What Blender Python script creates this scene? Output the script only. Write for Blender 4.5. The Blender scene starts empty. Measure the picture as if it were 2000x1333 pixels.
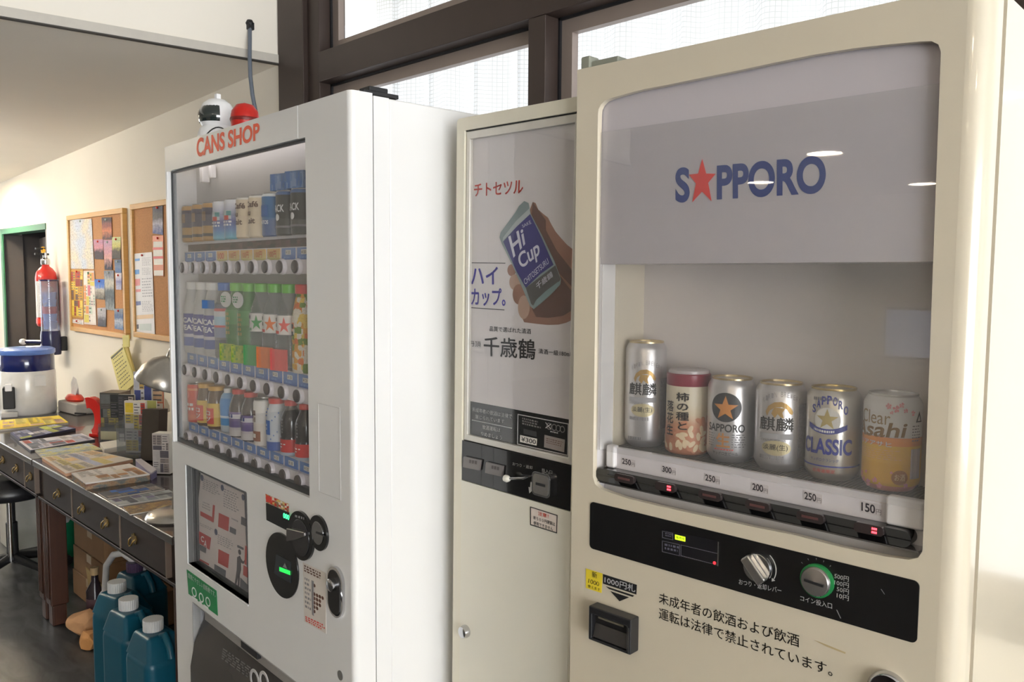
import bpy, bmesh, math, random
from mathutils import Vector, Matrix
from mathutils.geometry import tessellate_polygon
R = math.radians
sc = bpy.context.scene
COL = sc.collection
random.seed(7)
# ---------------------------------------------------------------- camera
FPX = 1614.0
YAW, PITCH, ROLL, CAMZ = R(44.75), R(4.4305), R(0.399), 1.507
CF = Vector((-math.cos(YAW)*math.cos(PITCH), math.sin(YAW)*math.cos(PITCH), -math.sin(PITCH)))
_r = Vector((math.sin(YAW), math.cos(YAW), 0)); _u = _r.cross(CF)
CR = _r*math.cos(ROLL) + _u*math.sin(ROLL)
CU = -_r*math.sin(ROLL) + _u*math.cos(ROLL)
CAM = Vector((0, 0, CAMZ))
cd = bpy.data.cameras.new('camera'); co = bpy.data.objects.new('camera', cd); COL.objects.link(co)
cd.sensor_fit = 'HORIZONTAL'; cd.sensor_width = 36; cd.lens = FPX/2000*36; cd.clip_start = .02; cd.clip_end = 200
co.matrix_world = Matrix(((CR.x, CU.x, -CF.x, 0), (CR.y, CU.y, -CF.y, 0), (CR.z, CU.z, -CF.z, CAMZ), (0, 0, 0, 1)))
sc.camera = co
# ---------------------------------------------------------------- world, daylight, exposure
vs = sc.view_settings
vs.view_transform = 'Standard'; vs.look = 'None'; vs.gamma = 1; vs.use_curve_mapping = False
vs.exposure = 0.14
sc.cycles.max_bounces = 8; sc.cycles.transparent_max_bounces = 16
wd = bpy.data.worlds.new('sky'); sc.world = wd; wd.use_nodes = True
wd.node_tree.nodes['Background'].inputs[0].default_value = (.90, .95, 1, 1)
wd.node_tree.nodes['Background'].inputs[1].default_value = 2.15
def area(name, loc, rot, sx, sy, power, color=(1, 1, 1)):
    l = bpy.data.lights.new(name, 'AREA'); l.shape = 'RECTANGLE'; l.size = sx; l.size_y = sy; l.energy = power; l.color = color
    o = bpy.data.objects.new(name, l); COL.objects.link(o); o.location = loc; o.rotation_euler = rot
    return o
WINR = 5.5      # the right-hand wall with its long blind-covered window
area('daylight_window_right', (WINR+.16, -1.25, 1.25), (0, R(90), 0), 2.24, 4.8, 560, (.955, .98, 1))
area('daylight_window_left', (-8.68, .3, 1.35), (0, R(-90), 0), 1.4, 1.7, 12, (1, 1, 1))

# ---------------------------------------------------------------- frames: pixel of the photograph -> point on a real plane
def ray(px, py): return CF + CR*((px-1000)/FPX) - CU*((py-666.5)/FPX)
class Fr:
    def __init__(s, x, y, z=0, yaw=0, lean=0):
        s.loc = Vector((x, y, z)); s.rot = (0, R(lean), R(-yaw))
        s.M = Matrix.Translation(s.loc) @ Matrix.Rotation(R(-yaw), 4, 'Z') @ Matrix.Rotation(R(lean), 4, 'Y')
        s.I = s.M.inverted()
    def hit(s, px, py, ax, v):
        o = s.I @ CAM; d = s.I.to_3x3() @ ray(px, py)
        return o + d*((v-o[ax])/d[ax])
    def f(s, px, py, y=0):
        h = s.hit(px, py, 1, y); return (h.x, h.z)
    def poly(s, pts, y=0): return [s.f(p[0], p[1], y) for p in pts]
WORLD = Fr(0, 0)
NW = 1.68                                   # the back wall
BACK = Fr(0, NW)
def quad(fr, pts, y=0):
    """map the unit square onto four photo points (TL,TR,BR,BL) on plane y of a frame"""
    a, b, c, d = [Vector(p) for p in fr.poly(pts, y)]
    def fn(s, t):
        p = (d*(1-s)+c*s)*(1-t) + (a*(1-s)+b*s)*t
        return (p.x, y, p.y)
    return fn
# ---------------------------------------------------------------- materials
def lin(c):
    c = c/255
    return c/12.92 if c <= .04045 else ((c+.055)/1.055)**2.4
def rgb(c): return (lin(c[0]), lin(c[1]), lin(c[2]), 1)
MATS = {}
def _new(name):
    m = bpy.data.materials.new(name); m.use_nodes = True
    nt = m.node_tree; b = nt.nodes['Principled BSDF']
    return m, nt, nt.nodes, nt.links, b
def mat(name, c, rough=.5, metal=0, var=.04, scale=30, emit=0, bump=0, coat=0, stretch=None, spec=.5, bscale=None):
    if name in MATS: return MATS[name]
    m, nt, N, L, b = _new(name)
    b.inputs['Roughness'].default_value = rough; b.inputs['Metallic'].default_value = metal
    b.inputs['Coat Weight'].default_value = coat; b.inputs['Specular IOR Level'].default_value = spec
    tc = N.new('ShaderNodeTexCoord'); src = tc.outputs['Object']
    if stretch:
        mp = N.new('ShaderNodeMapping'); mp.inputs['Scale'].default_value = stretch; L.new(src, mp.inputs[0]); src = mp.outputs[0]
    no = N.new('ShaderNodeTexNoise'); no.inputs['Scale'].default_value = scale; no.inputs['Detail'].default_value = 3; L.new(src, no.inputs['Vector'])
    mx = N.new('ShaderNodeMix'); mx.data_type = 'RGBA'
    cl = rgb(c); mx.inputs['A'].default_value = tuple(min(1, v*(1-var*2.2)) for v in cl[:3])+(1,); mx.inputs['B'].default_value = tuple(min(1, v*(1+var*1.6)) for v in cl[:3])+(1,)
    L.new(no.outputs['Fac'], mx.inputs['Factor']); L.new(mx.outputs['Result'], b.inputs['Base Color'])
    if emit: b.inputs['Emission Color'].default_value = cl; b.inputs['Emission Strength'].default_value = emit
    if bump:
        n2 = no
        if bscale: n2 = N.new('ShaderNodeTexNoise'); n2.inputs['Scale'].default_value = bscale; L.new(src, n2.inputs['Vector'])
        bp = N.new('ShaderNodeBump'); bp.inputs['Strength'].default_value = bump; bp.inputs['Distance'].default_value = .01
        L.new(n2.outputs['Fac'], bp.inputs['Height']); L.new(bp.outputs[0], b.inputs['Normal'])
    MATS[name] = m; return m
def bands(name, stops, h, rough=.35, metal=0, z0=0, interp='CONSTANT', axis='Z'):
    """colour by height along the object: stops = [(z, rgb), ...]"""
    if name in MATS: return MATS[name]
    m, nt, N, L, b = _new(name)
    b.inputs['Roughness'].default_value = rough; b.inputs['Metallic'].default_value = metal
    tc = N.new('ShaderNodeTexCoord'); sx = N.new('ShaderNodeSeparateXYZ'); L.new(tc.outputs['Object'], sx.inputs[0])
    mr = N.new('ShaderNodeMapRange'); mr.inputs['From Min'].default_value = z0; mr.inputs['From Max'].default_value = z0+h
    L.new(sx.outputs[axis], mr.inputs['Value'])
    cr = N.new('ShaderNodeValToRGB'); cr.color_ramp.interpolation = interp
    el = cr.color_ramp.elements
    for i, (z, c) in enumerate(stops):
        e = el[i] if i < 2 and i < len(el) else el.new(z)
        e.position = z; e.color = rgb(c)
    L.new(mr.outputs[0], cr.inputs[0]); L.new(cr.outputs[0], b.inputs['Base Color'])
    MATS[name] = m; return m
def printed(name, cols, sx=4, sz=8, rough=.6, warp=.0, base=None, kind='brick'):
    """flat print: blocks of colour laid out on the sheet's own generated coordinates"""
    if name in MATS: return MATS[name]
    m, nt, N, L, b = _new(name)
    b.inputs['Roughness'].default_value = rough; b.inputs['Specular IOR Level'].default_value = .25
    tc = N.new('ShaderNodeTexCoord'); mp = N.new('ShaderNodeMapping'); mp.inputs['Scale'].default_value = (sx, sx, sz)
    mp.inputs['Location'].default_value = (random.random()*9, random.random()*9, random.random()*9)
    L.new(tc.outputs['Generated'], mp.inputs[0])
    vo = N.new('ShaderNodeTexVoronoi' if kind == 'brick' else 'ShaderNodeTexNoise')
    if kind == 'brick': vo.distance = 'CHEBYCHEV'; vo.inputs['Scale'].default_value = 1.9; vo.inputs['Randomness'].default_value = .6; fac = vo.outputs['Color']
    else: vo.inputs['Scale'].default_value = 1.2; vo.inputs['Detail'].default_value = 5; fac = vo.outputs['Fac']
    L.new(mp.outputs[0], vo.inputs['Vector'])
    sp = N.new('ShaderNodeSeparateXYZ'); 
    cr = N.new('ShaderNodeValToRGB'); cr.color_ramp.interpolation = 'CONSTANT' if kind == 'brick' else 'LINEAR'
    if kind == 'brick': L.new(fac, sp.inputs[0]); L.new(sp.outputs[0], cr.inputs[0])
    elif kind == 'scene':
        mp.inputs['Location'].default_value = (0, 0, 0); mp.inputs['Scale'].default_value = (1, 1, 1)
        sp2 = N.new('ShaderNodeSeparateXYZ'); L.new(tc.outputs['Generated'], sp2.inputs[0])
        ma = N.new('ShaderNodeMath'); ma.operation = 'MULTIPLY_ADD'; ma.inputs[1].default_value = .55; L.new(fac, ma.inputs[0])
        mb_ = N.new('ShaderNodeMath'); mb_.operation = 'SUBTRACT'; mb_.inputs[1].default_value = .27; L.new(sp2.outputs[2], mb_.inputs[0]); L.new(mb_.outputs[0], ma.inputs[2])
        vo.inputs['Scale'].default_value = 4.5; L.new(ma.outputs[0], cr.inputs[0])
    else: L.new(fac, cr.inputs[0])
    el = cr.color_ramp.elements; n = len(cols)
    for i, c in enumerate(cols):
        p = i/n if kind == 'brick' else ((i+.5)/n if kind == 'scene' else .3+.4*i/max(1, n-1))
        e = el[i] if i < 2 else el.new(p)
        e.position = p; e.color = rgb(c)
    # fine print lines
    no = N.new('ShaderNodeTexNoise'); no.inputs['Scale'].default_value = 14; no.inputs['Detail'].default_value = 4; L.new(mp.outputs[0], no.inputs['Vector'])
    mx = N.new('ShaderNodeMix'); mx.data_type = 'RGBA'; mx.blend_type = 'MULTIPLY'; mx.inputs['Factor'].default_value = .45
    L.new(cr.outputs[0], mx.inputs['A']); cr2 = N.new('ShaderNodeValToRGB'); cr2.color_ramp.elements[0].position = .35; cr2.color_ramp.elements[1].position = .55
    cr2.color_ramp.elements[0].color = (.25, .25, .3, 1)
    L.new(no.outputs['Fac'], cr2.inputs[0]); L.new(cr2.outputs[0], mx.inputs['B'])
    L.new(mx.outputs['Result'], b.inputs['Base Color'])
    MATS[name] = m; return m
def glass(name, tint=(255, 255, 255), refl=1.0, ior=1.45, rough=0.0, haze=0.0):
    """thin clear sheet: see-through, with Fresnel reflection and a diffuse haze that can stand in for milky reflection"""
    if name in MATS: return MATS[name]
    m, nt, N, L, b = _new(name); N.remove(b)
    out = N['Material Output']
    tr = N.new('ShaderNodeBsdfTransparent'); tr.inputs[0].default_value = rgb(tint)
    gl = N.new('ShaderNodeBsdfGlossy'); gl.inputs['Roughness'].default_value = rough
    lw = N.new('ShaderNodeLayerWeight'); lw.inputs[0].default_value = .5
    pw = N.new('ShaderNodeMath'); pw.operation = 'POWER'; pw.inputs[1].default_value = 5; L.new(lw.outputs['Facing'], pw.inputs[0])
    f0 = ((ior-1)/(ior+1))**2
    mu = N.new('ShaderNodeMath'); mu.operation = 'MULTIPLY_ADD'; mu.inputs[1].default_value = (1-f0)*refl; mu.inputs[2].default_value = f0*refl; L.new(pw.outputs[0], mu.inputs[0])
    body = tr
    if haze:
        df = N.new('ShaderNodeBsdfDiffuse'); df.inputs[0].default_value = (.7, .7, .7, 1)
        no = N.new('ShaderNodeTexNoise'); no.inputs['Scale'].default_value = 6
        tc = N.new('ShaderNodeTexCoord'); L.new(tc.outputs['Object'], no.inputs['Vector'])
        m3 = N.new('ShaderNodeMath'); m3.operation = 'MULTIPLY'; m3.inputs[1].default_value = haze*2; L.new(no.outputs['Fac'], m3.inputs[0])
        ms = N.new('ShaderNodeMixShader'); L.new(m3.outputs[0], ms.inputs[0]); L.new(tr.outputs[0], ms.inputs[1]); L.new(df.outputs[0], ms.inputs[2]); body = ms
    mx = N.new('ShaderNodeMixShader'); L.new(mu.outputs[0], mx.inputs[0]); L.new(body.outputs[0], mx.inputs[1]); L.new(gl.outputs[0], mx.inputs[2])
    L.new(mx.outputs[0], out.inputs['Surface']); MATS[name] = m; return m
# ---------------------------------------------------------------- mesh builder
class MB:
    def __init__(s): s.v = []; s.q = []
    def add(s, vs, fs):
        n = len(s.v); s.v += [tuple(p) for p in vs]; s.q += [tuple(i+n for i in f) for f in fs]; return s
    def box(s, x0, x1, y0, y1, z0, z1):
        return s.add([(x0,y0,z0),(x1,y0,z0),(x1,y1,z0),(x0,y1,z0),(x0,y0,z1),(x1,y0,z1),(x1,y1,z1),(x0,y1,z1)],
                     [(0,3,2,1),(4,5,6,7),(0,1,5,4),(1,2,6,5),(2,3,7,6),(3,0,4,7)])
    def prism(s, loops, y0, y1, T=lambda x, y, z: (x, y, z)):
        """plate in the xz plane: first loop is the outline, the others are holes"""
        if not isinstance(loops[0][0], (tuple, list, Vector)): loops = [loops]
        flat = [p for l in loops for p in l]
        tri = tessellate_polygon([[Vector((p[0], p[1], 0)) for p in l] for l in loops])
        n = len(flat); vs = [T(p[0], y0, p[1]) for p in flat] + [T(p[0], y1, p[1]) for p in flat]; fs = []
        for t in tri:
            fs.append(tuple(t)); fs.append(tuple(i+n for i in reversed(t)))
        k = 0
        for l in loops:
            m = len(l)
            for i in range(m):
                a, b = k+i, k+(i+1) % m; fs.append((a, b, b+n, a+n))
            k += m
        return s.add(vs, fs)
    def slabz(s, pts, z0, z1):
        """plate lying flat, outline in xy"""
        tri = tessellate_polygon([[Vector((p[0], p[1], 0)) for p in pts]]); n = len(pts)
        fs = []
        for t in tri: fs.append(tuple(t)); fs.append(tuple(i+n for i in reversed(t)))
        for i in range(n): fs.append((i, (i+1) % n, (i+1) % n+n, i+n))
        return s.add([(p[0], p[1], z0) for p in pts]+[(p[0], p[1], z1) for p in pts], fs)
    def lathe(s, prof, c=(0, 0, 0), seg=24, sy=1, ax='Z', cap=True):
        vs = []; fs = []; m = len(prof)
        def P(r, z, a):
            x, y = r*math.cos(a), r*math.sin(a)*sy
            p = (x, y, z) if ax == 'Z' else ((x, z, y) if ax == 'Y' else (z, x, y))
            return (p[0]+c[0], p[1]+c[1], p[2]+c[2])
        for j in range(seg):
            for r, z in prof: vs.append(P(max(r, 1e-5), z, 2*math.pi*j/seg))
        for j in range(seg):
            k = (j+1) % seg
            for i in range(m-1): fs.append((j*m+i, k*m+i, k*m+i+1, j*m+i+1))
        if cap:
            if prof[0][0] > 1e-4: fs.append(tuple(j*m for j in reversed(range(seg))))
            if prof[-1][0] > 1e-4: fs.append(tuple(j*m+m-1 for j in range(seg)))
        return s.add(vs, fs)
    def tube(s, pts, r, seg=8):
        pts = [Vector(p) for p in pts]; vs = []; fs = []; n = len(pts); ref = None
        rr = r if isinstance(r, (list, tuple)) else [r]*n
        for i, p in enumerate(pts):
            d = (pts[min(i+1, n-1)]-pts[max(i-1, 0)]).normalized()
            if ref is None: ref = Vector((0, 0, 1)) if abs(d.z) < .9 else Vector((1, 0, 0))
            a = d.cross(ref).normalized(); b = a.cross(d).normalized(); ref = b
            for j in range(seg):
                t = 2*math.pi*j/seg; vs.append(p+a*(rr[i]*math.cos(t))+b*(rr[i]*math.sin(t)))
        for i in range(n-1):
            for j in range(seg):
                k = (j+1) % seg; fs.append((i*seg+j, i*seg+k, (i+1)*seg+k, (i+1)*seg+j))
        fs.append(tuple(reversed(range(seg)))); fs.append(tuple((n-1)*seg+j for j in range(seg)))
        return s.add(vs, fs)
    def build(s, name, m, parent=None, bevel=0, seg=2, origin=None, smooth=None, loc=None, rot=None):
        me = bpy.data.meshes.new(name)
        vs = s.v
        if origin is not None: o3 = Vector(origin); vs = [Vector(p)-o3 for p in vs]
        me.from_pydata([tuple(p) for p in vs], [], s.q)
        bm = bmesh.new(); bm.from_mesh(me); bmesh.ops.recalc_face_normals(bm, faces=bm.faces); bm.to_mesh(me); bm.free()
        me.materials.append(m)
        o = bpy.data.objects.new(name, me); COL.objects.link(o)
        if parent: o.parent = parent
        if origin is not None: o.location = origin
        if loc is not None: o.location = loc
        if rot is not None: o.rotation_euler = rot
        if bevel:
            md = o.modifiers.new('bevel', 'BEVEL'); md.width = bevel; md.segments = seg; md.limit_method = 'ANGLE'; md.angle_limit = R(40); md.harden_normals = True
            me.shade_smooth()
        elif smooth: me.shade_smooth(); me.set_sharp_from_angle(angle=R(smooth))
        return o
def thing(name, label, cat, loc=(0, 0, 0), rot=(0, 0, 0), group=None):
    o = bpy.data.objects.new(name, None); COL.objects.link(o); o.empty_display_size = .1
    o.location = loc; o.rotation_euler = rot
    return tag(o, label, cat, group)
def tag(o, label=None, cat=None, group=None, kind=None):
    if label: o['label'] = label
    if cat: o['category'] = cat
    if group: o['group'] = group
    if kind: o['kind'] = kind
    return o
def struct(o): o['kind'] = 'structure'; return o
TXT = {}
def glyphs(body, bold=0.0, align='LEFT'):
    k = (body, bold, align)
    if k in TXT: return TXT[k]
    cu = bpy.data.curves.new('lettering', 'FONT'); cu.body = body; cu.size = 1; cu.resolution_u = 2 if any(ord(x) > 0x3000 for x in body) else 7; cu.offset = bold; cu.align_x = align; cu.space_line = 1.05
    ob = bpy.data.objects.new('lettering', cu); COL.objects.link(ob)
    bpy.context.view_layer.update()
    me = bpy.data.meshes.new_from_object(ob.evaluated_get(bpy.context.evaluated_depsgraph_get()))
    vs = [(v.co.x, v.co.y) for v in me.vertices]; fs = [tuple(p.vertices) for p in me.polygons]
    bpy.data.objects.remove(ob); bpy.data.curves.remove(cu); bpy.data.meshes.remove(me)
    x0 = min(v[0] for v in vs); x1 = max(v[0] for v in vs); y0 = min(v[1] for v in vs); y1 = max(v[1] for v in vs)
    vs = [((x-x0)/max(x1-x0, 1e-6), (y-y0)/max(y1-y0, 1e-6)) for x, y in vs]
    TXT[k] = (vs, fs); return TXT[k]
def cut(vs, fs, step):
    """slice flat glyph faces into narrow strips so that they can bend round a can"""
    bm = bmesh.new(); bv = [bm.verts.new((x, y, 0)) for x, y in vs]
    for f in fs:
        try: bm.faces.new([bv[i] for i in f])
        except ValueError: pass
    x = step
    while x < 1:
        bmesh.ops.bisect_plane(bm, geom=bm.verts[:]+bm.edges[:]+bm.faces[:], plane_co=(x, 0, 0), plane_no=(1, 0, 0)); x += step
    bm.verts.index_update(); out = [(v.co.x, v.co.y) for v in bm.verts], [tuple(v.index for v in f.verts) for f in bm.faces]
    bm.free(); return out
def letters(mb, body, fn, bold=0.0, align='LEFT'):
    wide = any(ord(x) > 0x2e80 for x in body)
    vs, fs = glyphs(body, 0.0 if wide else bold, align)
    if wide and bold > 0:      # brush-weight kanji: overlay the strokes with small shifts
        nc = max(len(l) for l in body.split('\n')); nl = body.count('\n')+1; v0, f0, n0 = vs, fs, len(vs); vs, fs = list(v0), list(f0)
        for k, (dx, dy) in enumerate(((1, 0), (-1, 0), (0, 1), (0, -1))):
            vs += [(x+dx*bold*.75/nc, y+dy*bold*.75/nl) for x, y in v0]; fs += [tuple(i+n0*(k+1) for i in f) for f in f0]
    span = getattr(fn, 'span', 0)
    if span > 12: vs, fs = cut(vs, fs, 7/span)
    return mb.add([fn(*v) for v in vs], fs)
def wrapped(name, pts, r, m, parent):
    """outline given as (degrees, height), laid on a can of radius r"""
    a0 = min(p[0] for p in pts); a1 = max(p[0] for p in pts); z0 = min(p[1] for p in pts); z1 = max(p[1] for p in pts)
    u = [((a-a0)/(a1-a0), (z-z0)/(z1-z0)) for a, z in pts]
    tri = tessellate_polygon([[Vector((p[0], p[1], 0)) for p in u]])
    vs, fs = cut(u, [tuple(t) for t in tri], 6/(a1-a0))
    fn = ontube(r, a0, a1, z0, z1)
    return MB().add([fn(*v) for v in vs], fs).build(name, m, parent)
def write(body, fn, m, parent, bold=0.0, align='LEFT', name='lettering'):
    return letters(MB(), body, fn, bold, align).build(name, m, parent)
def patch(name, fr, pts, y, m, parent, th=.0007, bevel=0):
    return MB().prism(fr.poly(pts, y), y-th, y).build(name, m, parent, bevel)
def stadium(x0, x1, z0, z1, r=None, n=6):
    r = r or (z1-z0)/2; r = min(r, (z1-z0)/2, (x1-x0)/2); out = []
    for cx, cz, a in ((x1-r, z1-r, 0), (x0+r, z1-r, 90), (x0+r, z0+r, 180), (x1-r, z0+r, 270)):
        for i in range(n+1): t = R(a+90*i/n); out.append((cx+r*math.cos(t), cz+r*math.sin(t)))
    return out
def ellipse(cx, cz, rx, rz, n=28): return [(cx+rx*math.cos(2*math.pi*i/n), cz+rz*math.sin(2*math.pi*i/n)) for i in range(n)]
def rect(x0, x1, z0, z1): return [(x0, z0), (x1, z0), (x1, z1), (x0, z1)]
def pell(fr, px, py, rx, ry, y=0):
    """ellipse seen in the photo -> centre and half axes on the plane"""
    c = fr.f(px, py, y); return c[0], c[1], abs(fr.f(px+rx, py, y)[0]-fr.f(px-rx, py, y)[0])/2, abs(fr.f(px, py+ry, y)[1]-fr.f(px, py-ry, y)[1])/2
def lerp(a, b, t): return a+(b-a)*t
def scrib(fn, rows, m, parent, cols=9, seed=1, fill=.62, name='small_print'):
    """print too small to read in the photograph: rows of broken strokes"""
    rd = random.Random(seed); mb = MB()
    for r in range(rows):
        t1 = 1-r/rows; t0 = t1-fill/rows; s = 0
        end = rd.uniform(.75, 1)
        while s < end-.02:
            w = rd.uniform(.35, 1.1)/cols; e = min(end, s+w)
            mb.add([fn(s, t0), fn(e, t0), fn(e, t1), fn(s, t1)], [(0, 1, 2, 3)]); s = e+.35/cols
    return tag(mb.build(name, m, parent), kind='stuff')
PAL = {}
def sheetpal(name, cols):
    """plain paper whose print is laid on top as blocks of colour"""
    PAL[name] = cols; return mat(name, cols[0], .6, var=.05, scale=25, spec=.25)
def collage(fn, m, parent, seed=0, big=.10, lift=.0006, stretch=1.0):
    """printed blocks and rows of small print over a sheet; fn(s,t,lift) gives a point on it"""
    cols = PAL.get(m.name)
    if not cols: return
    rd = random.Random(seed); out = {}
    def rec(x0, x1, y0, y1, d):
        if (x1-x0)*(y1-y0) < big*rd.uniform(.5, 1.6) or d > 5: out.setdefault(rd.randrange(len(cols)), []).append((x0, x1, y0, y1)); return
        k = rd.uniform(.32, .68)
        if (x1-x0)*stretch > (y1-y0): x = lerp(x0, x1, k); rec(x0, x, y0, y1, d+1); rec(x, x1, y0, y1, d+1)
        else: y = lerp(y0, y1, k); rec(x0, x1, y0, y, d+1); rec(x0, x1, y, y1, d+1)
    rec(.03, .97, .03, .97, 0)
    ink = MB()
    for k, rs in out.items():
        for x0, x1, y0, y1 in rs:
            g = .008; x0 += g; x1 -= g; y0 += g; y1 -= g
            if k: MB().add([fn(x0, y0, lift), fn(x1, y0, lift), fn(x1, y1, lift), fn(x0, y1, lift)], [(0, 1, 2, 3)]).build('print_block', mat('ink_%d_%d_%d' % tuple(cols[k]), cols[k], .6, var=.12, scale=60, spec=.25), parent)
            if rd.random() < .6:
                n = max(2, int((y1-y0)/.05)); 
                for j in range(n):
                    a = lerp(y0, y1, (j+.3)/n); b = lerp(y0, y1, (j+.62)/n); e = lerp(x0, x1, rd.uniform(.55, .92)); s0 = lerp(x0, x1, .08)
                    ink.add([fn(s0, a, lift*1.6), fn(e, a, lift*1.6), fn(e, b, lift*1.6), fn(s0, b, lift*1.6)], [(0, 1, 2, 3)])
    if ink.v: tag(ink.build('small_print', mat('ink_small', (104, 100, 104), .6, spec=.2), parent), kind='stuff')
# ================================================================ the setting
wallm = mat('wall_paint', (232, 225, 212), .75, var=.02, scale=3, bump=.05, bscale=220)
ceilm = mat('ceiling_paint', (240, 233, 221), .85, var=.02, scale=2)
brown = mat('brown_aluminium', (66, 54, 49), .42, .25, var=.06, scale=12)
sashm = mat('sash_aluminium', (150, 136, 128), .45, .3, var=.05, scale=10)
gasket = mat('black_gasket', (22, 22, 26), .6)
greenp = mat('green_door_paint', (50, 104, 78), .5, var=.05)
clear = glass('window_glass', refl=.8)
# floor: dark marbled vinyl, worn smooth
def floor_mat():
    m, nt, N, L, b = _new('marbled_vinyl')
    tc = N.new('ShaderNodeTexCoord'); mp = N.new('ShaderNodeMapping'); mp.inputs['Scale'].default_value = (1.2, 3.4, 1); mp.inputs['Rotation'].default_value = (0, 0, .5)
    L.new(tc.outputs['Object'], mp.inputs[0])
    no = N.new('ShaderNodeTexNoise'); no.inputs['Scale'].default_value = 4; no.inputs['Detail'].default_value = 7; no.inputs['Distortion'].default_value = 1.4; L.new(mp.outputs[0], no.inputs['Vector'])
    cr = N.new('ShaderNodeValToRGB'); e = cr.color_ramp.elements; e[0].position = .32; e[0].color = rgb((44, 45, 46)); e[1].position = .7; e[1].color = rgb((86, 87, 88))
    L.new(no.outputs['Fac'], cr.inputs[0]); L.new(cr.outputs[0], b.inputs['Base Color'])
    b.inputs['Roughness'].default_value = .32
    return m
U0, U1, N0, ZC = -8.6, WINR, -10.2, 2.7
struct(MB().box(U0, U1, N0, NW+.6, -.05, 0).build('floor', floor_mat()))
struct(MB().box(U0, U1, N0, NW+.6, ZC, ZC+.1).build('ceiling', ceilm))
# back wall: the plastered part with the doorway, and the sill wall under the windows
DO0, DO1, DOZ = -7.19, -6.07, 1.84
struct(MB().prism([[(U0, 0), (DO0, 0), (DO0, DOZ), (DO1, DOZ), (DO1, 0), (-2.985, 0), (-2.985, ZC), (U0, ZC)]], NW, NW+.14).build('wall_back', wallm))
struct(MB().box(-2.985, U1, NW+.0, NW+.14, 0, .86).build('wall_back_sill', wallm))
struct(MB().prism([rect(N0, NW, 0, ZC), rect(-3.65, 1.15, .13, 2.38)], U1, U1+.12, lambda x, y, z: (y, x, z)).build('wall_right', wallm))
struct(MB().prism([rect(U0, U1, 0, ZC)], N0-.12, N0).build('wall_front', wallm))
struct(MB().prism([rect(N0, NW, 0, ZC), rect(-.6, 1.2, .6, 2.1)], U0-.12, U0, lambda x, y, z: (y, x, z)).build('wall_left', wallm))
# dropped ceiling over the desks with its upright fascia and edge trim
def fu(n): return -2.99 + (n-NW)*.107
def sz(u): return 2.333 + .036*(u+2.99)
sf = MB(); pts = [(fu(NW), NW), (fu(-3), -3), (U0, -3), (U0, NW)]
sf.add([(x, y, sz(x)) for x, y in pts]+[(x, y, ZC-.001) for x, y in pts], [(3, 2, 1, 0), (0, 1, 5, 4), (1, 2, 6, 5)])
struct(sf.build('ceiling_dropped', ceilm))
tr = MB(); a, b2 = (fu(NW), NW), (fu(-3), -3)
tr.add([(a[0]+.012, a[1], 2.330), (b2[0]+.012, b2[1], 2.312), (b2[0]+.012, b2[1], 2.345), (a[0]+.012, a[1], 2.363), (a[0]-.01, a[1], 2.330), (b2[0]-.01, b2[1], 2.312), (b2[0]-.01, b2[1], 2.345), (a[0]-.01, a[1], 2.363)],
       [(0, 1, 2, 3), (7, 6, 5, 4), (0, 4, 5, 1), (3, 2, 6, 7)])
struct(tr.build('trim_1', mat('trim_paint', (196, 190, 180), .6)))
gp = MB(); gp.add([(a[0]+.013, a[1], 2.327), (b2[0]+.013, b2[1], 2.309), (b2[0]+.013, b2[1], 2.313), (a[0]+.013, a[1], 2.331), (a[0]-.012, a[1], 2.327), (b2[0]-.012, b2[1], 2.309), (b2[0]-.012, b2[1], 2.313), (a[0]-.012, a[1], 2.331)],
       [(0, 1, 2, 3), (0, 4, 5, 1), (4, 7, 6, 5)])
struct(gp.build('trim_2', mat('trim_shadow_gap', (70, 66, 62), .7)))
# doorway: green frame, dark lobby behind, dark door leaf standing open
d1 = bpy.data.objects.new('door_1', None); COL.objects.link(d1); d1.location = (DO0, NW, 0); struct(d1)
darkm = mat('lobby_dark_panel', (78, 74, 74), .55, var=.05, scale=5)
MB().box(0, 1.12, -.006, .1, 1.80, 1.84).build('lintel', greenp, d1)
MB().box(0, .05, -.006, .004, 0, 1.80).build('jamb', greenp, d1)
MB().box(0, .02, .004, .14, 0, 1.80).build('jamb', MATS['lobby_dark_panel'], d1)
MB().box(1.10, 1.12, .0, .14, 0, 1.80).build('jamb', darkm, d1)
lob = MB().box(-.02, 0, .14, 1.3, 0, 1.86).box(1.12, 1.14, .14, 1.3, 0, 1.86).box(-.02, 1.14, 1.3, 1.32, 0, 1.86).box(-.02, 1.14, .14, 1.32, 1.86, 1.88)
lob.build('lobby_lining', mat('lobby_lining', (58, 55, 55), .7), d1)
lf = MB().box(0, .045, 0, .80, .02, 1.78).build('door_leaf', mat('door_leaf_grey', (120, 112, 110), .45, var=.05), d1, .004, loc=(.62, .15, 0), rot=(0, 0, R(80)))
ch = mat('chrome', (205, 205, 208), .12, 1, var=.02)
MB().box(.048, .085, .05, .25, 1.70, 1.75).tube([(.07, .2, 1.76), (.16, .34, 1.77), (.10, .46, 1.77)], .009).build('door_closer', ch, lf)
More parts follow.
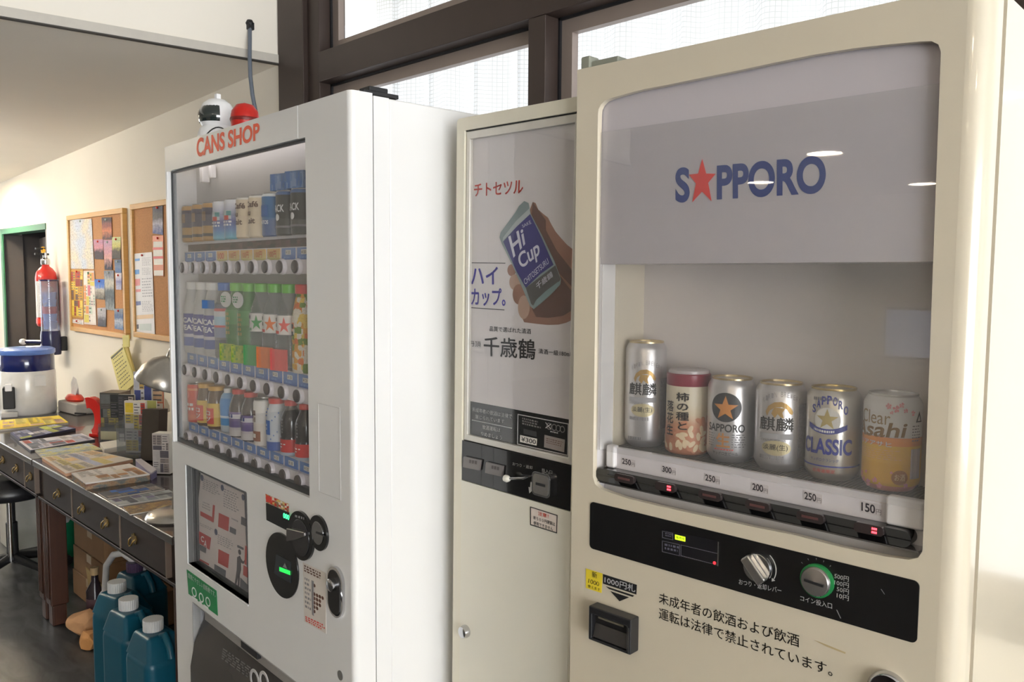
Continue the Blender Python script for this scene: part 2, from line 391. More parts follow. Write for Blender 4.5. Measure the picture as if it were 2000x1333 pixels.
# windows behind the machines: post, transom, mullions, sashes, panes
def window(name, x0, x1, z0, z1):
    w = bpy.data.objects.new(name, None); COL.objects.link(w); w.location = (x0, NW, z0); struct(w)
    W_, H_ = x1-x0, z1-z0
    f = MB()
    t = .045
    for q in ((0, t, 0, H_), (W_-t, W_, 0, H_), (t, W_-t, H_-t, H_), (t, W_-t, 0, t)): f.box(q[0], q[1], .06, .085, q[2], q[3])
    f.build('sash', sashm, w)
    g = MB()
    for q in ((0, .007, 0, H_), (W_-.007, W_, 0, H_), (0, W_, H_-.007, H_), (0, W_, 0, .007)): g.box(q[0], q[1], .052, .06, q[2], q[3])
    g.build('gasket', gasket, w)
    MB().box(t-.005, W_-t+.005, .07, .074, t-.005, H_-t+.005).build('pane', clear, w)
    return w
XS = [(-2.72, -1.64), (-1.575, -.46), (-.395, .72), (.785, 1.9), (1.965, 3.08), (3.145, 4.26), (4.325, 5.49)]
for i, (a0, a1) in enumerate(XS):
    window('window_%d' % (2*i+1), a0, a1, .90, 2.219); window('window_%d' % (2*i+2), a0, a1, 2.328, 2.69)
tn = 3
def bm_(q, nm): struct(MB().box(*q).build(nm, brown, None, .003))
bm_((-2.985, -2.80, NW-.015, NW+.12, 0, ZC), 'trim_3')
bm_((-2.80, -2.72, NW+.005, NW+.12, 0, ZC), 'trim_4')
bm_((-2.72, 5.49, NW, NW+.10, 2.219, 2.328), 'trim_5')
bm_((-2.72, 5.49, NW-.03, NW+.10, .86, .90), 'trim_6')
for i in range(6): bm_((XS[i][1], XS[i+1][0], NW, NW+.10, .90, 2.219), 'trim_%d' % (7+2*i)); bm_((XS[i][1], XS[i+1][0], NW, NW+.10, 2.328, 2.69), 'trim_%d' % (8+2*i))
# sheer grid-weave curtain hanging beyond the panes
def curtain_mat():
    m, nt, N, L, b = _new('sheer_grid_weave'); N.remove(b)
    tc = N.new('ShaderNodeTexCoord'); sp = N.new('ShaderNodeSeparateXYZ'); L.new(tc.outputs['UV'], sp.inputs[0])
    def line(o, k, w):
        a = N.new('ShaderNodeMath'); a.operation = 'MULTIPLY'; a.inputs[1].default_value = k; L.new(o, a.inputs[0])
        f = N.new('ShaderNodeMath'); f.operation = 'FRACT'; L.new(a.outputs[0], f.inputs[0])
        g = N.new('ShaderNodeMath'); g.operation = 'LESS_THAN'; g.inputs[1].default_value = w; L.new(f.outputs[0], g.inputs[0]); return g.outputs[0]
    mx = N.new('ShaderNodeMath'); mx.operation = 'MAXIMUM'; L.new(line(sp.outputs[0], 75, .16), mx.inputs[0]); L.new(line(sp.outputs[1], 75, .16), mx.inputs[1])
    c = N.new('ShaderNodeMix'); c.data_type = 'RGBA'; c.inputs['A'].default_value = (.84, .84, .84, 1); c.inputs['B'].default_value = (.56, .55, .52, 1); L.new(mx.outputs[0], c.inputs['Factor'])
    d = N.new('ShaderNodeBsdfDiffuse'); t = N.new('ShaderNodeBsdfTranslucent'); L.new(c.outputs['Result'], d.inputs[0]); L.new(c.outputs['Result'], t.inputs[0])
    s = N.new('ShaderNodeMixShader'); s.inputs[0].default_value = .62; L.new(d.outputs[0], s.inputs[1]); L.new(t.outputs[0], s.inputs[2])
    tp = N.new('ShaderNodeBsdfTransparent'); s2 = N.new('ShaderNodeMixShader'); s2.inputs[0].default_value = .12; L.new(s.outputs[0], s2.inputs[1]); L.new(tp.outputs[0], s2.inputs[2])
    L.new(s2.outputs[0], N['Material Output'].inputs['Surface']); return m
cmat = curtain_mat()
def curtain(x0, x1, label, gr):
    n = int((x1-x0)/.012); vs = []; fs = []; uv = []
    rows = 8
    for j in range(rows):
        z = .75 + (2.69-.75)*j/(rows-1); s = 0
        for i in range(n+1):
            x = x0+(x1-x0)*i/n
            vs.append((x-x0, .10+.034*math.sin(x*31+.8*math.sin(x*7))+.01*math.sin(x*83+z), z-.75)); uv.append((x*1.25+.012*math.sin(x*31), z+.006*math.sin(x*40+z*3)))
    for j in range(rows-1):
        for i in range(n): a = j*(n+1)+i; fs.append((a, a+1, a+n+2, a+n+1))
    mb = MB().add(vs, fs); o = mb.build('sheer_curtain', cmat, None, smooth=180, loc=(x0, NW+.13, .75))
    ul = o.data.uv_layers.new(name='weave')
    for lp in o.data.loops: ul.data[lp.index].uv = uv[lp.vertex_index]
    return tag(o, label, 'curtain', gr)
curtain(-2.66, -.62, 'white sheer grid-weave curtain behind the brown window above the white drink machine', None)
curtain(-.60, 5.45, 'white sheer grid-weave curtain behind the brown window above the cream beer machine', None)
# blind in the long window of the right-hand wall
bl = thing('window_blind', 'white slatted blind covering the long window, mirrored in the cream machine side', 'blind', (U1+.04, -3.65, .13))
slat = MB().add([(-.020, 0, .008), (.020, 0, -.008), (.020, 4.8, -.008), (-.020, 4.8, .008), (-.020, 0, .0095), (.020, 0, -.0065), (.020, 4.8, -.0065), (-.020, 4.8, .0095)], [(0, 1, 2, 3), (7, 6, 5, 4), (0, 4, 5, 1), (3, 2, 6, 7), (0, 3, 7, 4), (1, 5, 6, 2)]).build('slat', mat('blind_slat', (238, 236, 230), .5), bl)
for i in range(1, 50):
    c = slat.copy(); COL.objects.link(c); c.parent = bl; c.location = (0, 0, i*.045)
MB().box(-.025, .025, 0, 4.8, 2.215, 2.24).build('headrail', mat('blind_rail', (225, 222, 214), .5), bl)
# recessed ceiling lamps whose discs show in the beer machine's glass
lampglow = mat('lamp_diffuser', (255, 250, 240), .4, emit=9, var=0)
ringm = mat('lamp_ring', (235, 232, 226), .4)
lampstrong = mat('lamp_diffuser_strong', (255, 248, 234), .4, emit=40, var=0)
def downlight(x, y, z, r, label, glow=lampglow):
    t = thing('ceiling_lamp', label, 'lamp', (x, y, z), group='round ceiling lamps')
    MB().lathe([(r*1.16, -.001), (r*1.16, -.012), (r, -.016), (r, -.004)], seg=32, cap=False).build('rim', ringm, t, smooth=40)
    MB().lathe([(0, -.006), (r, -.006)], seg=32).build('diffuser', glow, t)
LAB = 'round white ceiling lamp, mirrored as a bright oval in the beer machine glass'
for x, y, l in ((-3.19, -5.77, 'above the last letter of the logo'), (-4.71, -7.61, 'across the middle of the logo'), (-3.25, -9.0, 'at the right edge of the glass')): downlight(x, y, ZC, .16, 'round ceiling lamp mirrored as a bright oval '+l)
for x, y, l in ((.8, -2.6, 'nearest the camera'), (.8, -5.2, 'nearer the middle of the room'), (2.8, -2.6, 'near the blind'), (2.8, -5.2, 'in the far corner by the blind')): downlight(x, y, ZC, .16, 'added ceiling fill lamp out of view, '+l, lampstrong)  # fill lamps added out of view to light the machine fronts
downlight(-6.75, 1.2, sz(-6.75), .16, 'round ceiling lamp glowing over the doorway at the left edge', lampstrong)
downlight(-4.6, .2, sz(-4.6), .13, 'added round fill lamp in the low ceiling, unseen, above the desks')  # lamp added out of view to light the desk area
# fluorescent tube added out of view at left to brighten dropped ceiling and wall
t = thing('added_fill_tube', 'added fluorescent fill tube hanging unseen, left of the picture edge', 'lamp', (-6.3, .2, 1.90))
MB().lathe([(.016, 0), (.016, 1.2)], (0, 0, 0), 14, ax='X').build('tube', mat('fill_tube_glow', (255, 247, 232), .4, emit=135, var=0), t, smooth=50)
MB().box(-.03, 0, -.02, .02, -.02, .02).box(1.2, 1.23, -.02, .02, -.02, .02).build('end_caps', ringm, t)
for x in (.1, 1.1): MB().tube([(x, 0, .016), (x, 0, sz(-6.3+x)-1.90)], .003, 6).build('suspension_wire', ringm, t)
# ================================================================ white drink machine
WF = Fr(-2.1487, .8714, 0, 2.777)
wh = mat('white_steel', (228, 227, 226), .28, var=.012, scale=2, coat=.2)
wh2 = mat('white_plastic', (224, 222, 222), .35, var=.015, scale=4)
blk = mat('black_plastic', (20, 20, 22), .25, var=.05)
blkm = mat('black_matte', (30, 30, 32), .55)
orange = mat('orange_print', (238, 88, 44), .45)
dgl = glass('display_glass', refl=1.0, haze=.04)  # haze imitates washed-out reflection over the display
WM = thing('drink_vending_machine', 'tall white can and bottle vending machine with orange lettering beside the desk', 'vending machine', WF.loc, WF.rot)
WX, WD, WT = .912, .73, 1.83
GX0, GX1, GZ0, GZ1 = .028, .7497, 1.0745, 1.767
PW = (.108, .462, .7732, 1.0264)                     # leaflet window
# dispensing opening
FX0, FZ1 = WF.f(376, 1178); FX1 = .70; FZ0 = .40
HX0, HX1 = WF.f(335, 300)[0], WF.f(582, 235)[0]
front = MB()
front.prism([[(.012, .04), (.901, .04), (.901, 1.83), (HX1+.0008, 1.83), (HX1+.0008, GZ1), (GX1, GZ1), (GX1, GZ0), (GX0, GZ0), (GX0, GZ1), (HX0-.0008, GZ1), (HX0-.0008, 1.83), (.012, 1.83)],
             rect(PW[0], PW[1], PW[2], PW[3]), rect(FX0, FX1, FZ0, FZ1)], 0, .02)
front.build('door_front', wh, WM)
side = MB()
prof = [(.901, 0)]+[(.901+.011*math.sin(R(a)), .011-.011*math.cos(R(a))) for a in (15, 30, 45, 60, 75, 90)]+[(.912, .0455), (.895, .0455), (.895, .02)]
def exz(mb, prof, z0, z1):
    n = len(prof)
    return mb.add([(x, y, z0) for x, y in prof]+[(x, y, z1) for x, y in prof], [tuple(range(n)), tuple(n+i for i in reversed(range(n)))]+[(i, (i+1) % n, (i+1) % n+n, i+n) for i in range(n)])
exz(side, prof, .04, 1.83)
profl = [(.012, 0), (.006, .002), (.002, .006), (.0, .012), (.0, .0455), (.012, .0455)]
exz(side, profl, .04, 1.83)
side.box(.012, .895, .0201, .0455, 1.80, 1.83)
side.build('door_edge', wh, WM, smooth=35)
MB().prism([rect(HX0+.0008, HX1-.0008, GZ1+.0008, 1.83)], -.0006, .02).build('header_panel', wh, WM)
MB().box(.002, WX, .0805, WD, .05, 1.826).build('cabinet', wh, WM, .004)
MB().prism([rect(.002, WX, .05, 1.826), rect(GX0-.005, GX1+.005, GZ0-.005, GZ1+.034)], .0475, .0803).build('cabinet_front', wh, WM)
MB().box(.03, WX-.03, .05, WD-.02, 0, .05).build('plinth', blkm, WM)
MB().box(.84, .90, .035, .11, 1.83, 1.838).box(.86, .895, .05, .09, 1.838, 1.847).build('hinge_cap', blkm, WM, .002)
write('CANS SHOP', quad(WF, [(384, 271), (507, 239), (507, 273), (384, 308)], -.0012), orange, WM, .032)
# display case: liner behind the glass
DY = .076
lin_ = MB().box(GX0-.004, GX0, .0205, DY, GZ0, GZ1+.03).box(GX1, GX1+.004, .0205, DY, GZ0, GZ1+.03).box(GX0, GX1, .0205, DY, GZ1+.030, GZ1+.033).box(GX0, GX1, .02, DY, GZ0-.004, GZ0)
lin_.build('display_liner', mat('display_liner', (214, 211, 210), .5), WM)
MB().box(GX0, GX1, DY-.003, DY, GZ0, GZ1+.03).build('display_back', mat('display_back', (196, 191, 188), .55, var=.02), WM)
# dark gasket line round the glass, bright trim on the left
gk = MB()
for q in ((GX0, GX0+.004, GZ0, GZ1), (GX0, GX1, GZ1-.003, GZ1), (GX0, GX1, GZ0, GZ0+.012)): gk.box(q[0], q[1], .008, .02, q[2], q[3])
gk.build('glass_gasket', mat('dark_gasket', (26, 30, 34), .4), WM)
MB().box(GX0-.006, GX0-.001, -.002, .006, GZ0, GZ1).build('glass_trim', mat('bright_trim', (238, 238, 240), .2), WM, .001)
MB().box(GX0+.004, GX1, .010, .012, GZ0+.012, GZ1-.003).build('display_glass', dgl, WM)
lp = MB().box(.07, .69, .035, .050, GZ1+.012, GZ1+.026)
lp.build('lamp_tube', mat('lamp_tube', (235, 232, 232), .4, emit=2.6), WM, .004)
lpb = MB().box(.105, .125, .05, .07, GZ1-.03, GZ1+.028).box(.15, .165, .055, .07, GZ1-.022, GZ1+.01).build('lamp_holder', mat('lamp_holder', (232, 226, 226), .4), WM, .003)
# three selection rails
BX = [.0789+.0667*i for i in range(10)]
RZ = [1.5245, 1.266, 1.0862+.006]
CZ = [(1.5365, 1.563), (1.279, 1.3075), (1.099, 1.1275)]
railm = mat('rail_plastic', (216, 211, 216), .3); btnm = mat('button_dark', (92, 86, 84), .22, .2); bezm = mat('button_bezel', (222, 216, 222), .25, coat=.4)
cardblue = bands('price_card_blue', [(0, (52, 92, 170)), (.3, (70, 112, 184)), (.6, (98, 132, 190))], .026, .4, interp='LINEAR')
cardor = bands('price_card_yellow', [(0, (150, 150, 60)), (.3, (214, 196, 120)), (.9, (224, 176, 100))], .026, .4, interp='LINEAR')
paper = mat('paper_white', (232, 228, 220), .6); redt = mat('red_print', (214, 60, 48), .5); blkt = mat('black_print', (24, 24, 26), .55); whitet = mat('white_print', (236, 236, 236), .5); brownt = mat('brown_print', (96, 60, 44), .5); greyt = mat('grey_print', (130, 128, 130), .5); greent = mat('green_print', (36, 140, 84), .5); navyt = mat('navy_print', (20, 52, 128), .45); goldt = mat('gold_print', (186, 148, 82), .35, .4)
seg10 = ['100', '100', '100', '100', '100']
for r in range(3):
    z = RZ[r]
    rl = MB().prism([stadium(BX[0]-.03, BX[9]+.055, z-.0145, z+.0145, .012)], .020, .034)
    rl.build('selector_rail', railm, WM, .002)
    MB().box(GX0+.022, GX1-.006, .022, .05, CZ[r][0]-.003, CZ[r][0]+.0).box(GX0+.022, GX1-.006, .030, .033, CZ[r][0], CZ[r][1]+.002).build('card_rail', railm, WM)
    for i in range(10):
        bz = MB().lathe([(.0168, .020), (.0168, .016), (.0150, .0125), (.0128, .0122), (.0126, .016)], (BX[i], 0, z), 20, ax='Y', cap=False).build('button_bezel', bezm, WM, smooth=40)
        MB().lathe([(.0134, .020), (.0132, .0105), (.0118, .0092), (0.0, .0088)], (BX[i], 0, z), 16, ax='Y').build('button', btnm, bz, smooth=40)
        x = BX[i]-.006; hw = .0285
        yel = r == 0 and 3 <= i <= 7
        cd_ = MB().box(0, 2*hw, 0, .0015, 0, CZ[r][1]-CZ[r][0]).build('price_card', cardor if yel else cardblue, WM, loc=(x-hw+.012, .0285, CZ[r][0]))
        if yel: write('100円' if i != 3 else '100', lambda s, t: (.008+s*.034, -.0005, .008+t*.014), redt, cd_, .015)
        else: MB().box(.018, .040, -.0006, 0, .013, .0225).build('price_patch', paper, cd_); write('¥120' if i % 2 else '¥130', lambda s, t: (.020+s*.018, -.0009, .0145+t*.0065), blkt, cd_)
        if yel is False: scrib(lambda s, t: (.010+s*.034, -.0006, .003+t*.006), 1, mat('pale_blue_print', (120, 160, 215), .5), cd_, 5, i)
# product ledges
for z in (1.589, 1.309, 1.129): MB().box(GX0, GX1, .036, DY-.003, z-.006, z).build('ledge', railm, WM)
MB().box(GX0+.02, GX1, .040, .044, 1.566, 1.592).build('name_strip', printed('name_strip', [(96, 74, 70), (120, 92, 88), (78, 70, 66), (104, 84, 74)], 16, 1.5), WM)
# ------------------------------------------------ leaflet window
pf = MB().box(PW[0]-.002, PW[0], 0, .034, PW[2], PW[3]).box(PW[1], PW[1]+.002, 0, .034, PW[2], PW[3]).box(PW[0], PW[1], 0, .034, PW[2]-.002, PW[2]).box(PW[0], PW[1], 0, .034, PW[3], PW[3]+.002)
pf.build('leaflet_window_frame', blkm, WM)
MB().box(PW[0], PW[1], .034, .036, PW[2], PW[3]).build('leaflet_back', mat('leaflet_back', (170, 172, 180), .5), WM)
LY = .030
def lq(pts): return [(350+x/4.3, 900+y/4.3) for x, y in pts]
po = patch('leaflet_sheet', WF, lq([(185, 105), (545, 275), (580, 1180), (120, 840)]), LY, mat('leaflet_paper', (216, 206, 204), .5), WM)
dk = mat('grey_ink', (96, 96, 104), .5)
patch('leaflet_divider', WF, lq([(165, 100), (178, 105), (112, 830), (98, 820)]), LY-.001, blkt, po)
for q in ([(335, 440), (420, 480), (412, 595), (328, 555)], [(160, 590), (268, 650), (255, 750), (155, 685)], [(332, 745), (420, 790), (410, 905), (328, 860)], [(180, 425), (285, 480), (285, 520), (180, 462)], [(285, 372), (300, 378), (290, 520), (276, 512)], [(542, 880), (575, 900), (575, 985), (538, 960)], [(556, 715), (568, 722), (566, 880), (550, 870)], [(145, 810), (250, 868), (250, 882), (145, 824)]):
    patch('red_block', WF, lq(q), LY-.0012, mat('poster_red', (186, 56, 54), .5), po)
for q in ([(165, 700), (228, 735), (224, 780), (163, 748)], [(298, 870), (392, 925), (388, 992), (295, 938)], [(428, 555), (478, 580), (474, 625), (425, 600)], [(490, 710), (540, 735), (540, 752), (490, 730)], [(515, 985), (580, 1050), (580, 1118), (512, 1072)], [(523, 470), (562, 490), (562, 555), (520, 535)]):
    patch('grey_block', WF, lq(q), LY-.0012, dk, po)
for k, (q, t) in enumerate((([(200, 150), (345, 215), (345, 320), (195, 245)], 6), ([(375, 235), (520, 300), (505, 460), (370, 395)], 8), ([(165, 520), (285, 575), (280, 600), (165, 548)], 2), ([(325, 620), (470, 690), (455, 770), (320, 705)], 5), ([(200, 345), (270, 375), (262, 440), (190, 405)], 3), ([(440, 480), (500, 510), (500, 540), (440, 512)], 1))):
    scrib(quad(WF, lq(q), LY-.0012), t, mat('faint_ink', (150, 146, 150), .5), po, 7, k, .42)
for x, y in ((195, 145), (365, 230), (540, 310), (160, 500), (312, 600)):
    c = pell(WF, *lq([(x, y)])[0], 2.6, 6, LY); MB().prism([ellipse(*c, 14)], LY-.0016, LY).build('step_dot', mat('step_dot', (70, 78, 110), .5), po)
figm = mat('figure_ink', (70, 62, 68), .5)
c = pell(WF, *lq([(511, 770)])[0], 2.4, 5, LY); MB().prism([ellipse(*c, 14)], LY-.0016, LY).prism([WF.poly(lq([(492, 812), (512, 800), (524, 830), (540, 850), (560, 830), (564, 838), (542, 868), (521, 856), (522, 920), (512, 960), (506, 1068), (495, 1062), (500, 960), (482, 1048), (470, 1042), (488, 920)]), LY)], LY-.0016, LY).build('standing_figure_print', figm, po)
write('C', quad(WF, lq([(183, 630), (208, 642), (206, 690), (181, 676)]), LY-.0022), whitet, po, .03); write('A', quad(WF, lq([(210, 665), (232, 678), (230, 735), (206, 718)]), LY-.0022), whitet, po, .02)
MB().box(PW[0]+.001, PW[1]-.001, .012, .014, PW[2], PW[3]).build('leaflet_pane', glass('leaflet_pane', refl=.6, haze=.05), WM)
MB().box(PW[0]-.004, PW[1], -.002, .004, PW[2]-.005, PW[2]-.001).box(PW[0]-.005, PW[0]-.001, -.002, .004, PW[2]-.004, PW[3]).build('leaflet_trim', MATS['bright_trim'], WM, .001)
# ------------------------------------------------ coin and card section
def disc(name, fr, px, py, rx, ry, m, parent, y0, y1, bev=.002, k=1.0):
    c = pell(fr, px, py, rx, ry); return MB().prism([ellipse(c[0], c[1], c[2]*k, c[3]*k, 40)], y0, y1).build(name, m, parent, bev)
gl_blk = mat('gloss_black', (14, 14, 16), .12, coat=.5)
o1 = disc('card_reader_bezel', WF, 552.6, 1104, 31, 62, gl_blk, WM, -.004, 0, .002)
patch('card_reader_screen', WF, [(540, 1083), (568, 1098), (568, 1140), (536, 1121)], -.0042, mat('reader_screen', (52, 56, 60), .2), o1, .001)
patch('card_reader_light', WF, [(546, 1108), (567, 1116), (567, 1124), (546, 1116)], -.0054, mat('green_led', (40, 220, 90), .4, emit=.8), o1, .0006)
write('▲', quad(WF, [(552, 1098), (561, 1102), (561, 1112), (552, 1108)], -.0058), greyt, o1)
o2 = disc('return_lever_bezel', WF, 591, 1046, 24, 47, gl_blk, WM, -.006, 0, .003)
disc('return_lever_plate', WF, 592, 1050, 17, 35, mat('lever_plate', (36, 36, 40), .15, coat=.6), o2, -.0072, -.0055, .0008)
MB().prism([WF.poly([(570, 1030), (605, 1038), (606, 1046), (590, 1052), (570, 1056)], 0)], -.013, -.007).build('return_lever', mat('lever_smoke', (70, 66, 66), .15, coat=.6), o2, .002)
scrib(quad(WF, [(576, 1006), (596, 1012), (596, 1019), (576, 1013)], -.0066), 1, greyt, o2, 4, 6)
o3 = disc('coin_slot_bezel', WF, 625, 1041, 17.5, 34, gl_blk, WM, -.005, 0, .0025)
disc('coin_slot_plate', WF, 625, 1041, 11, 22, ch, o3, -.0062, -.0045, .0008)
patch('coin_slot', WF, [(617, 1038), (633, 1044), (633, 1048), (617, 1042)], -.0063, blkt, o3, .0006)
ds = patch('amount_display', WF, [(521, 983), (565, 1002), (565, 1038), (522, 1016)], -.002, mat('display_black', (24, 24, 26), .25), WM, .002)
write('000', quad(WF, [(553, 1002), (565, 1007), (565, 1017), (553, 1012)], -.0045), mat('green_digits', (70, 255, 150), .4, emit=2.0), ds, .03)
st = patch('notice_sticker', WF, [(519, 965), (564.5, 985), (564.5, 1001), (520, 981)], -.0004, printed('notice_sticker', [(232, 224, 206), (200, 60, 44), (222, 190, 110), (150, 120, 90), (232, 224, 206)], 6, 2), WM)
patch('red_seal', WF, [(520, 967), (531, 972), (531, 984), (520, 980)], -.0012, redt, st)
ps = patch('price_chart_sticker', WF, [(592, 1099), (636, 1119.5), (637.5, 1238.5), (595, 1214.7)], -.0004, mat('sticker_paper', (214, 206, 198), .5), WM)
dots = MB()
for k, row in enumerate(('1', '', '1111', '111', '111', '11', '1')):
    for j, _ in enumerate(row):
        c = pell(WF, 615+j*5.4, 1144+k*8.4+j*2.6, 2.3, 3.6, 0); dots.prism([ellipse(c[0], c[1], c[2], c[3], 10)], -.0014, -.0005)
dots.build('chart_dots', brownt, ps)
scrib(quad(WF, [(594, 1104), (634, 1123), (634, 1138), (594, 1118)], -.0012), 3, brownt, ps, 8, 3)
scrib(quad(WF, [(595, 1128), (607, 1134), (608, 1198), (596, 1191)], -.0012), 7, greyt, ps, 3, 4, .5)
patch('chart_bar', WF, [(609, 1134), (613, 1136), (613, 1204), (610, 1201)], -.0012, greyt, ps)
scrib(quad(WF, [(596, 1204), (635, 1222), (636, 1237), (597, 1215)], -.0012), 3, redt, ps, 9, 5)
gs = patch('green_sticker', WF, [(365, 1112.8), (423, 1154.6), (425.6, 1203.5), (368.6, 1160.5)], -.0004, mat('sticker_green', (18, 132, 72), .45), WM)
write('環境にやさしい自販機です。', quad(WF, [(367, 1119), (421, 1157), (421, 1168), (367, 1129)], -.0012), whitet, gs, .01)
ic = MB()
for px, py in ((380, 1157), (394, 1168), (407, 1176)):
    c = pell(WF, px, py, 4.6, 9, 0); ic.prism([ellipse(c[0], c[1], c[2], c[3], 20), ellipse(c[0], c[1], c[2]*.72, c[3]*.72, 20)], -.0012, -.0005)
ic.build('sticker_icons', whitet, gs)
scrib(quad(WF, [(375, 1164), (417, 1195), (417, 1202), (375, 1171)], -.0012), 1, whitet, gs, 4, 8)
# lock handle, round lock, service hatch outline
c0 = WF.f(644, 1155); c1 = WF.f(674, 1165); zt = WF.f(659, 1107)[1]; zb = WF.f(659, 1205)[1]
hd = MB().prism([stadium(c0[0], c1[0], zb, zt, .03)], -.006, 0).build('lock_surround', ch, WM, .002)
MB().prism([stadium(c0[0]+.006, c1[0]-.008, zb+.006, zt-.006, .026)], -.0075, -.004).build('lock_recess', mat('recess_dark', (40, 38, 36), .3), hd)
MB().lathe([(.012, 0), (.012, -.010), (.009, -.012), (0, -.012)], ((c0[0]+c1[0])/2, -.006, lerp(zb, zt, .66)), 20, ax='Y').build('lock_cylinder', ch, hd, smooth=40)
c = pell(WF, 664.7, 1320, 5, 9.5); MB().prism([ellipse(c[0], c[1], c[2], c[2], 24)], -.001, .004).build('round_plug', mat('grey_plug', (110, 108, 106), .4), WM, .001)
x0, z0 = WF.f(623, 961); x1, z1 = WF.f(664, 797); 
MB().prism([rect(x0, x1, z0, z1), rect(x0+.0016, x1-.0016, z0+.0016, z1-.0016)], -.0006, .0).build('service_hatch_outline', mat('white_shadow_line', (205, 203, 202), .4), WM)
# dispensing flap
ob = MB().box(FX0-.003, FX0, 0, .15, FZ0, FZ1).box(FX0, FX1, .0, .15, FZ1, FZ1+.003).box(FX1, FX1+.003, 0, .15, FZ0, FZ1).box(FX0, FX1, 0, .15, FZ0-.003, FZ0)
MB().box(FX0, FX1, .044, .047, FZ0, FZ1).box(FX0-.003, FX0, 0, .047, FZ0, FZ1).box(FX1, FX1+.003, 0, .047, FZ0, FZ1).box(FX0, FX1, 0, .047, FZ1, FZ1+.003).build('chute_lining', mat('chute_lining', (150, 150, 152), .5), WM)
fl = MB(); fp = [(.03, FZ1-.012), (.024, FZ1-.05), (.0, FZ1-.10), (-.012, FZ1-.16), (-.012, FZ0+.03), (.0, FZ0)]
n = len(fp)
fl.add([(FX0+.008, y, z) for y, z in fp]+[(FX1-.008, y, z) for y, z in fp]+[(FX0+.008, y+.006, z) for y, z in fp]+[(FX1-.008, y+.006, z) for y, z in fp],
       [(i, i+1, n+i+1, n+i) for i in range(n-1)]+[(2*n+i, 3*n+i, 3*n+i+1, 2*n+i+1) for i in range(n-1)]+[(i, 2*n+i, 2*n+i+1, i+1) for i in range(n-1)]+[(n+i, n+i+1, 3*n+i+1, 3*n+i) for i in range(n-1)]+[(0, n, 3*n, 2*n), (n-1, 3*n-1, 4*n-1, 2*n-1)])
flap = fl.build('dispensing_flap', mat('smoked_flap', (66, 62, 60), .25, coat=.3), WM, smooth=30)
MB().box(FX0+.03, FX1-.01, .018, .030, FZ1-.04, FZ1-.012).build('flap_lip', mat('flap_lip', (150, 146, 142), .4), flap, .002)
MB().box(lerp(FX0, FX1, .47), lerp(FX0, FX1, .62), .008, .02, FZ1-.026, FZ1-.004).build('flap_catch', blkm, flap, .002)
def fq(pts): return [(350+x/5.714, 1160+y/5.714) for x, y in pts]
scrib(quad(WF, fq([(490, 610), (830, 850), (830, 1000), (470, 740)]), -.0135), 5, mat('flap_print', (112, 108, 106), .5), flap, 7, 2, .5)
cc = MB()
for px, py in ((850, 960), (955, 980)):
    c = pell(WF, *fq([(px, py)])[0], 9, 12, -.012); cc.prism([ellipse(c[0], c[1], c[2], c[2], 24), ellipse(c[0], c[1], c[2]*.7, c[2]*.7, 24)], -.0145, -.013)
cc.build('flap_marks', mat('flap_mark', (190, 188, 188), .5), flap)
# ------------------------------------------------ the drinks on show
PY = .046
def prod(name, label, cat, i, z, group):
    x = .066+.0652*i
    t = thing(name, label, cat, WF.M @ Vector((x, PY, z)), WF.rot, group)
    t.rotation_euler = (0, 0, WF.rot[2]+R(14))
    if z < 1.2: t.scale = (.86, .86, .745)
    return t
def can_mesh(r, h, seg=28, sy=1): return MB().lathe([(r*.80, 0), (r*.97, h*.03), (r, h*.06), (r, h*.90), (r*.86, h*.975), (r*.84, h*.995), (r*.80, h*.99), (r*.78, h*.965), (0, h*.965)], seg=seg, sy=sy)
def ontube(r, a0, a1, z0, z1, sy=1):
    """map lettering round a can; angles in degrees, 0 faces its front"""
    def fn(s, t):
        a = R(lerp(a0, a1, s)); return (r*math.sin(a), -r*math.cos(a)*sy, lerp(z0, z1, t))
    fn.span = abs(a1-a0); return fn
def sleeve(r, a0, a1, z0, z1, n=14):
    """curved printed panel standing proud of a can"""
    mb = MB(); vs = []; fs = []
    for i in range(n+1):
        a = R(lerp(a0, a1, i/n))
        for rr, z in ((r, z0), (r, z1), (r-.0008, z1), (r-.0008, z0)): vs.append((rr*math.sin(a), -rr*math.cos(a), z))
    for i in range(n):
        for k in range(4): fs.append((i*4+k, i*4+(k+1) % 4, (i+1)*4+(k+1) % 4, (i+1)*4+k))
    fs += [(0, 1, 2, 3), tuple(n*4+k for k in (3, 2, 1, 0))]
    return mb.add(vs, fs)
alu = mat('can_aluminium', (206, 204, 202), .28, .9, var=.02)
G1 = 'cans on the top row of the white machine'
H1 = .090; RC = .0255
def topcan(i, label, m, extra=None):
    t = prod('drink_can', label, 'can', i, 1.589, G1)
    MB().lathe([(RC*.9, 0), (RC, .003), (RC, H1-.004), (RC*.9, H1)], seg=24).build('body', m, t, smooth=40)
    MB().lathe([(RC*.9, H1), (RC*.92, H1+.002), (RC*.88, H1+.002), (RC*.86, H1-.001), (0, H1-.001)], seg=24).build('lid', alu, t, smooth=40)
    if extra: extra(t)
    return t
boss = bands('can_navy_gold', [(0, (176, 132, 70)), (.12, (58, 52, 60)), (.20, (176, 136, 76)), (.40, (62, 56, 84)), (.88, (190, 142, 72))], H1)
for i, l in enumerate(('navy and gold coffee can, leftmost on the top row', 'navy and gold coffee can, second from left on the top row', 'navy and gold coffee can, third from left on the top row')):
    topcan(i, l, boss, lambda t: sleeve(RC+.001, -20, 12, .048, .070).build('badge', mat('badge_tan', (140, 110, 82), .5), t))
bluew = bands('can_blue_teal', [(0, (110, 184, 200)), (.25, (92, 132, 190)), (.45, (84, 92, 160)), (.93, (232, 232, 236))], H1, interp='LINEAR')
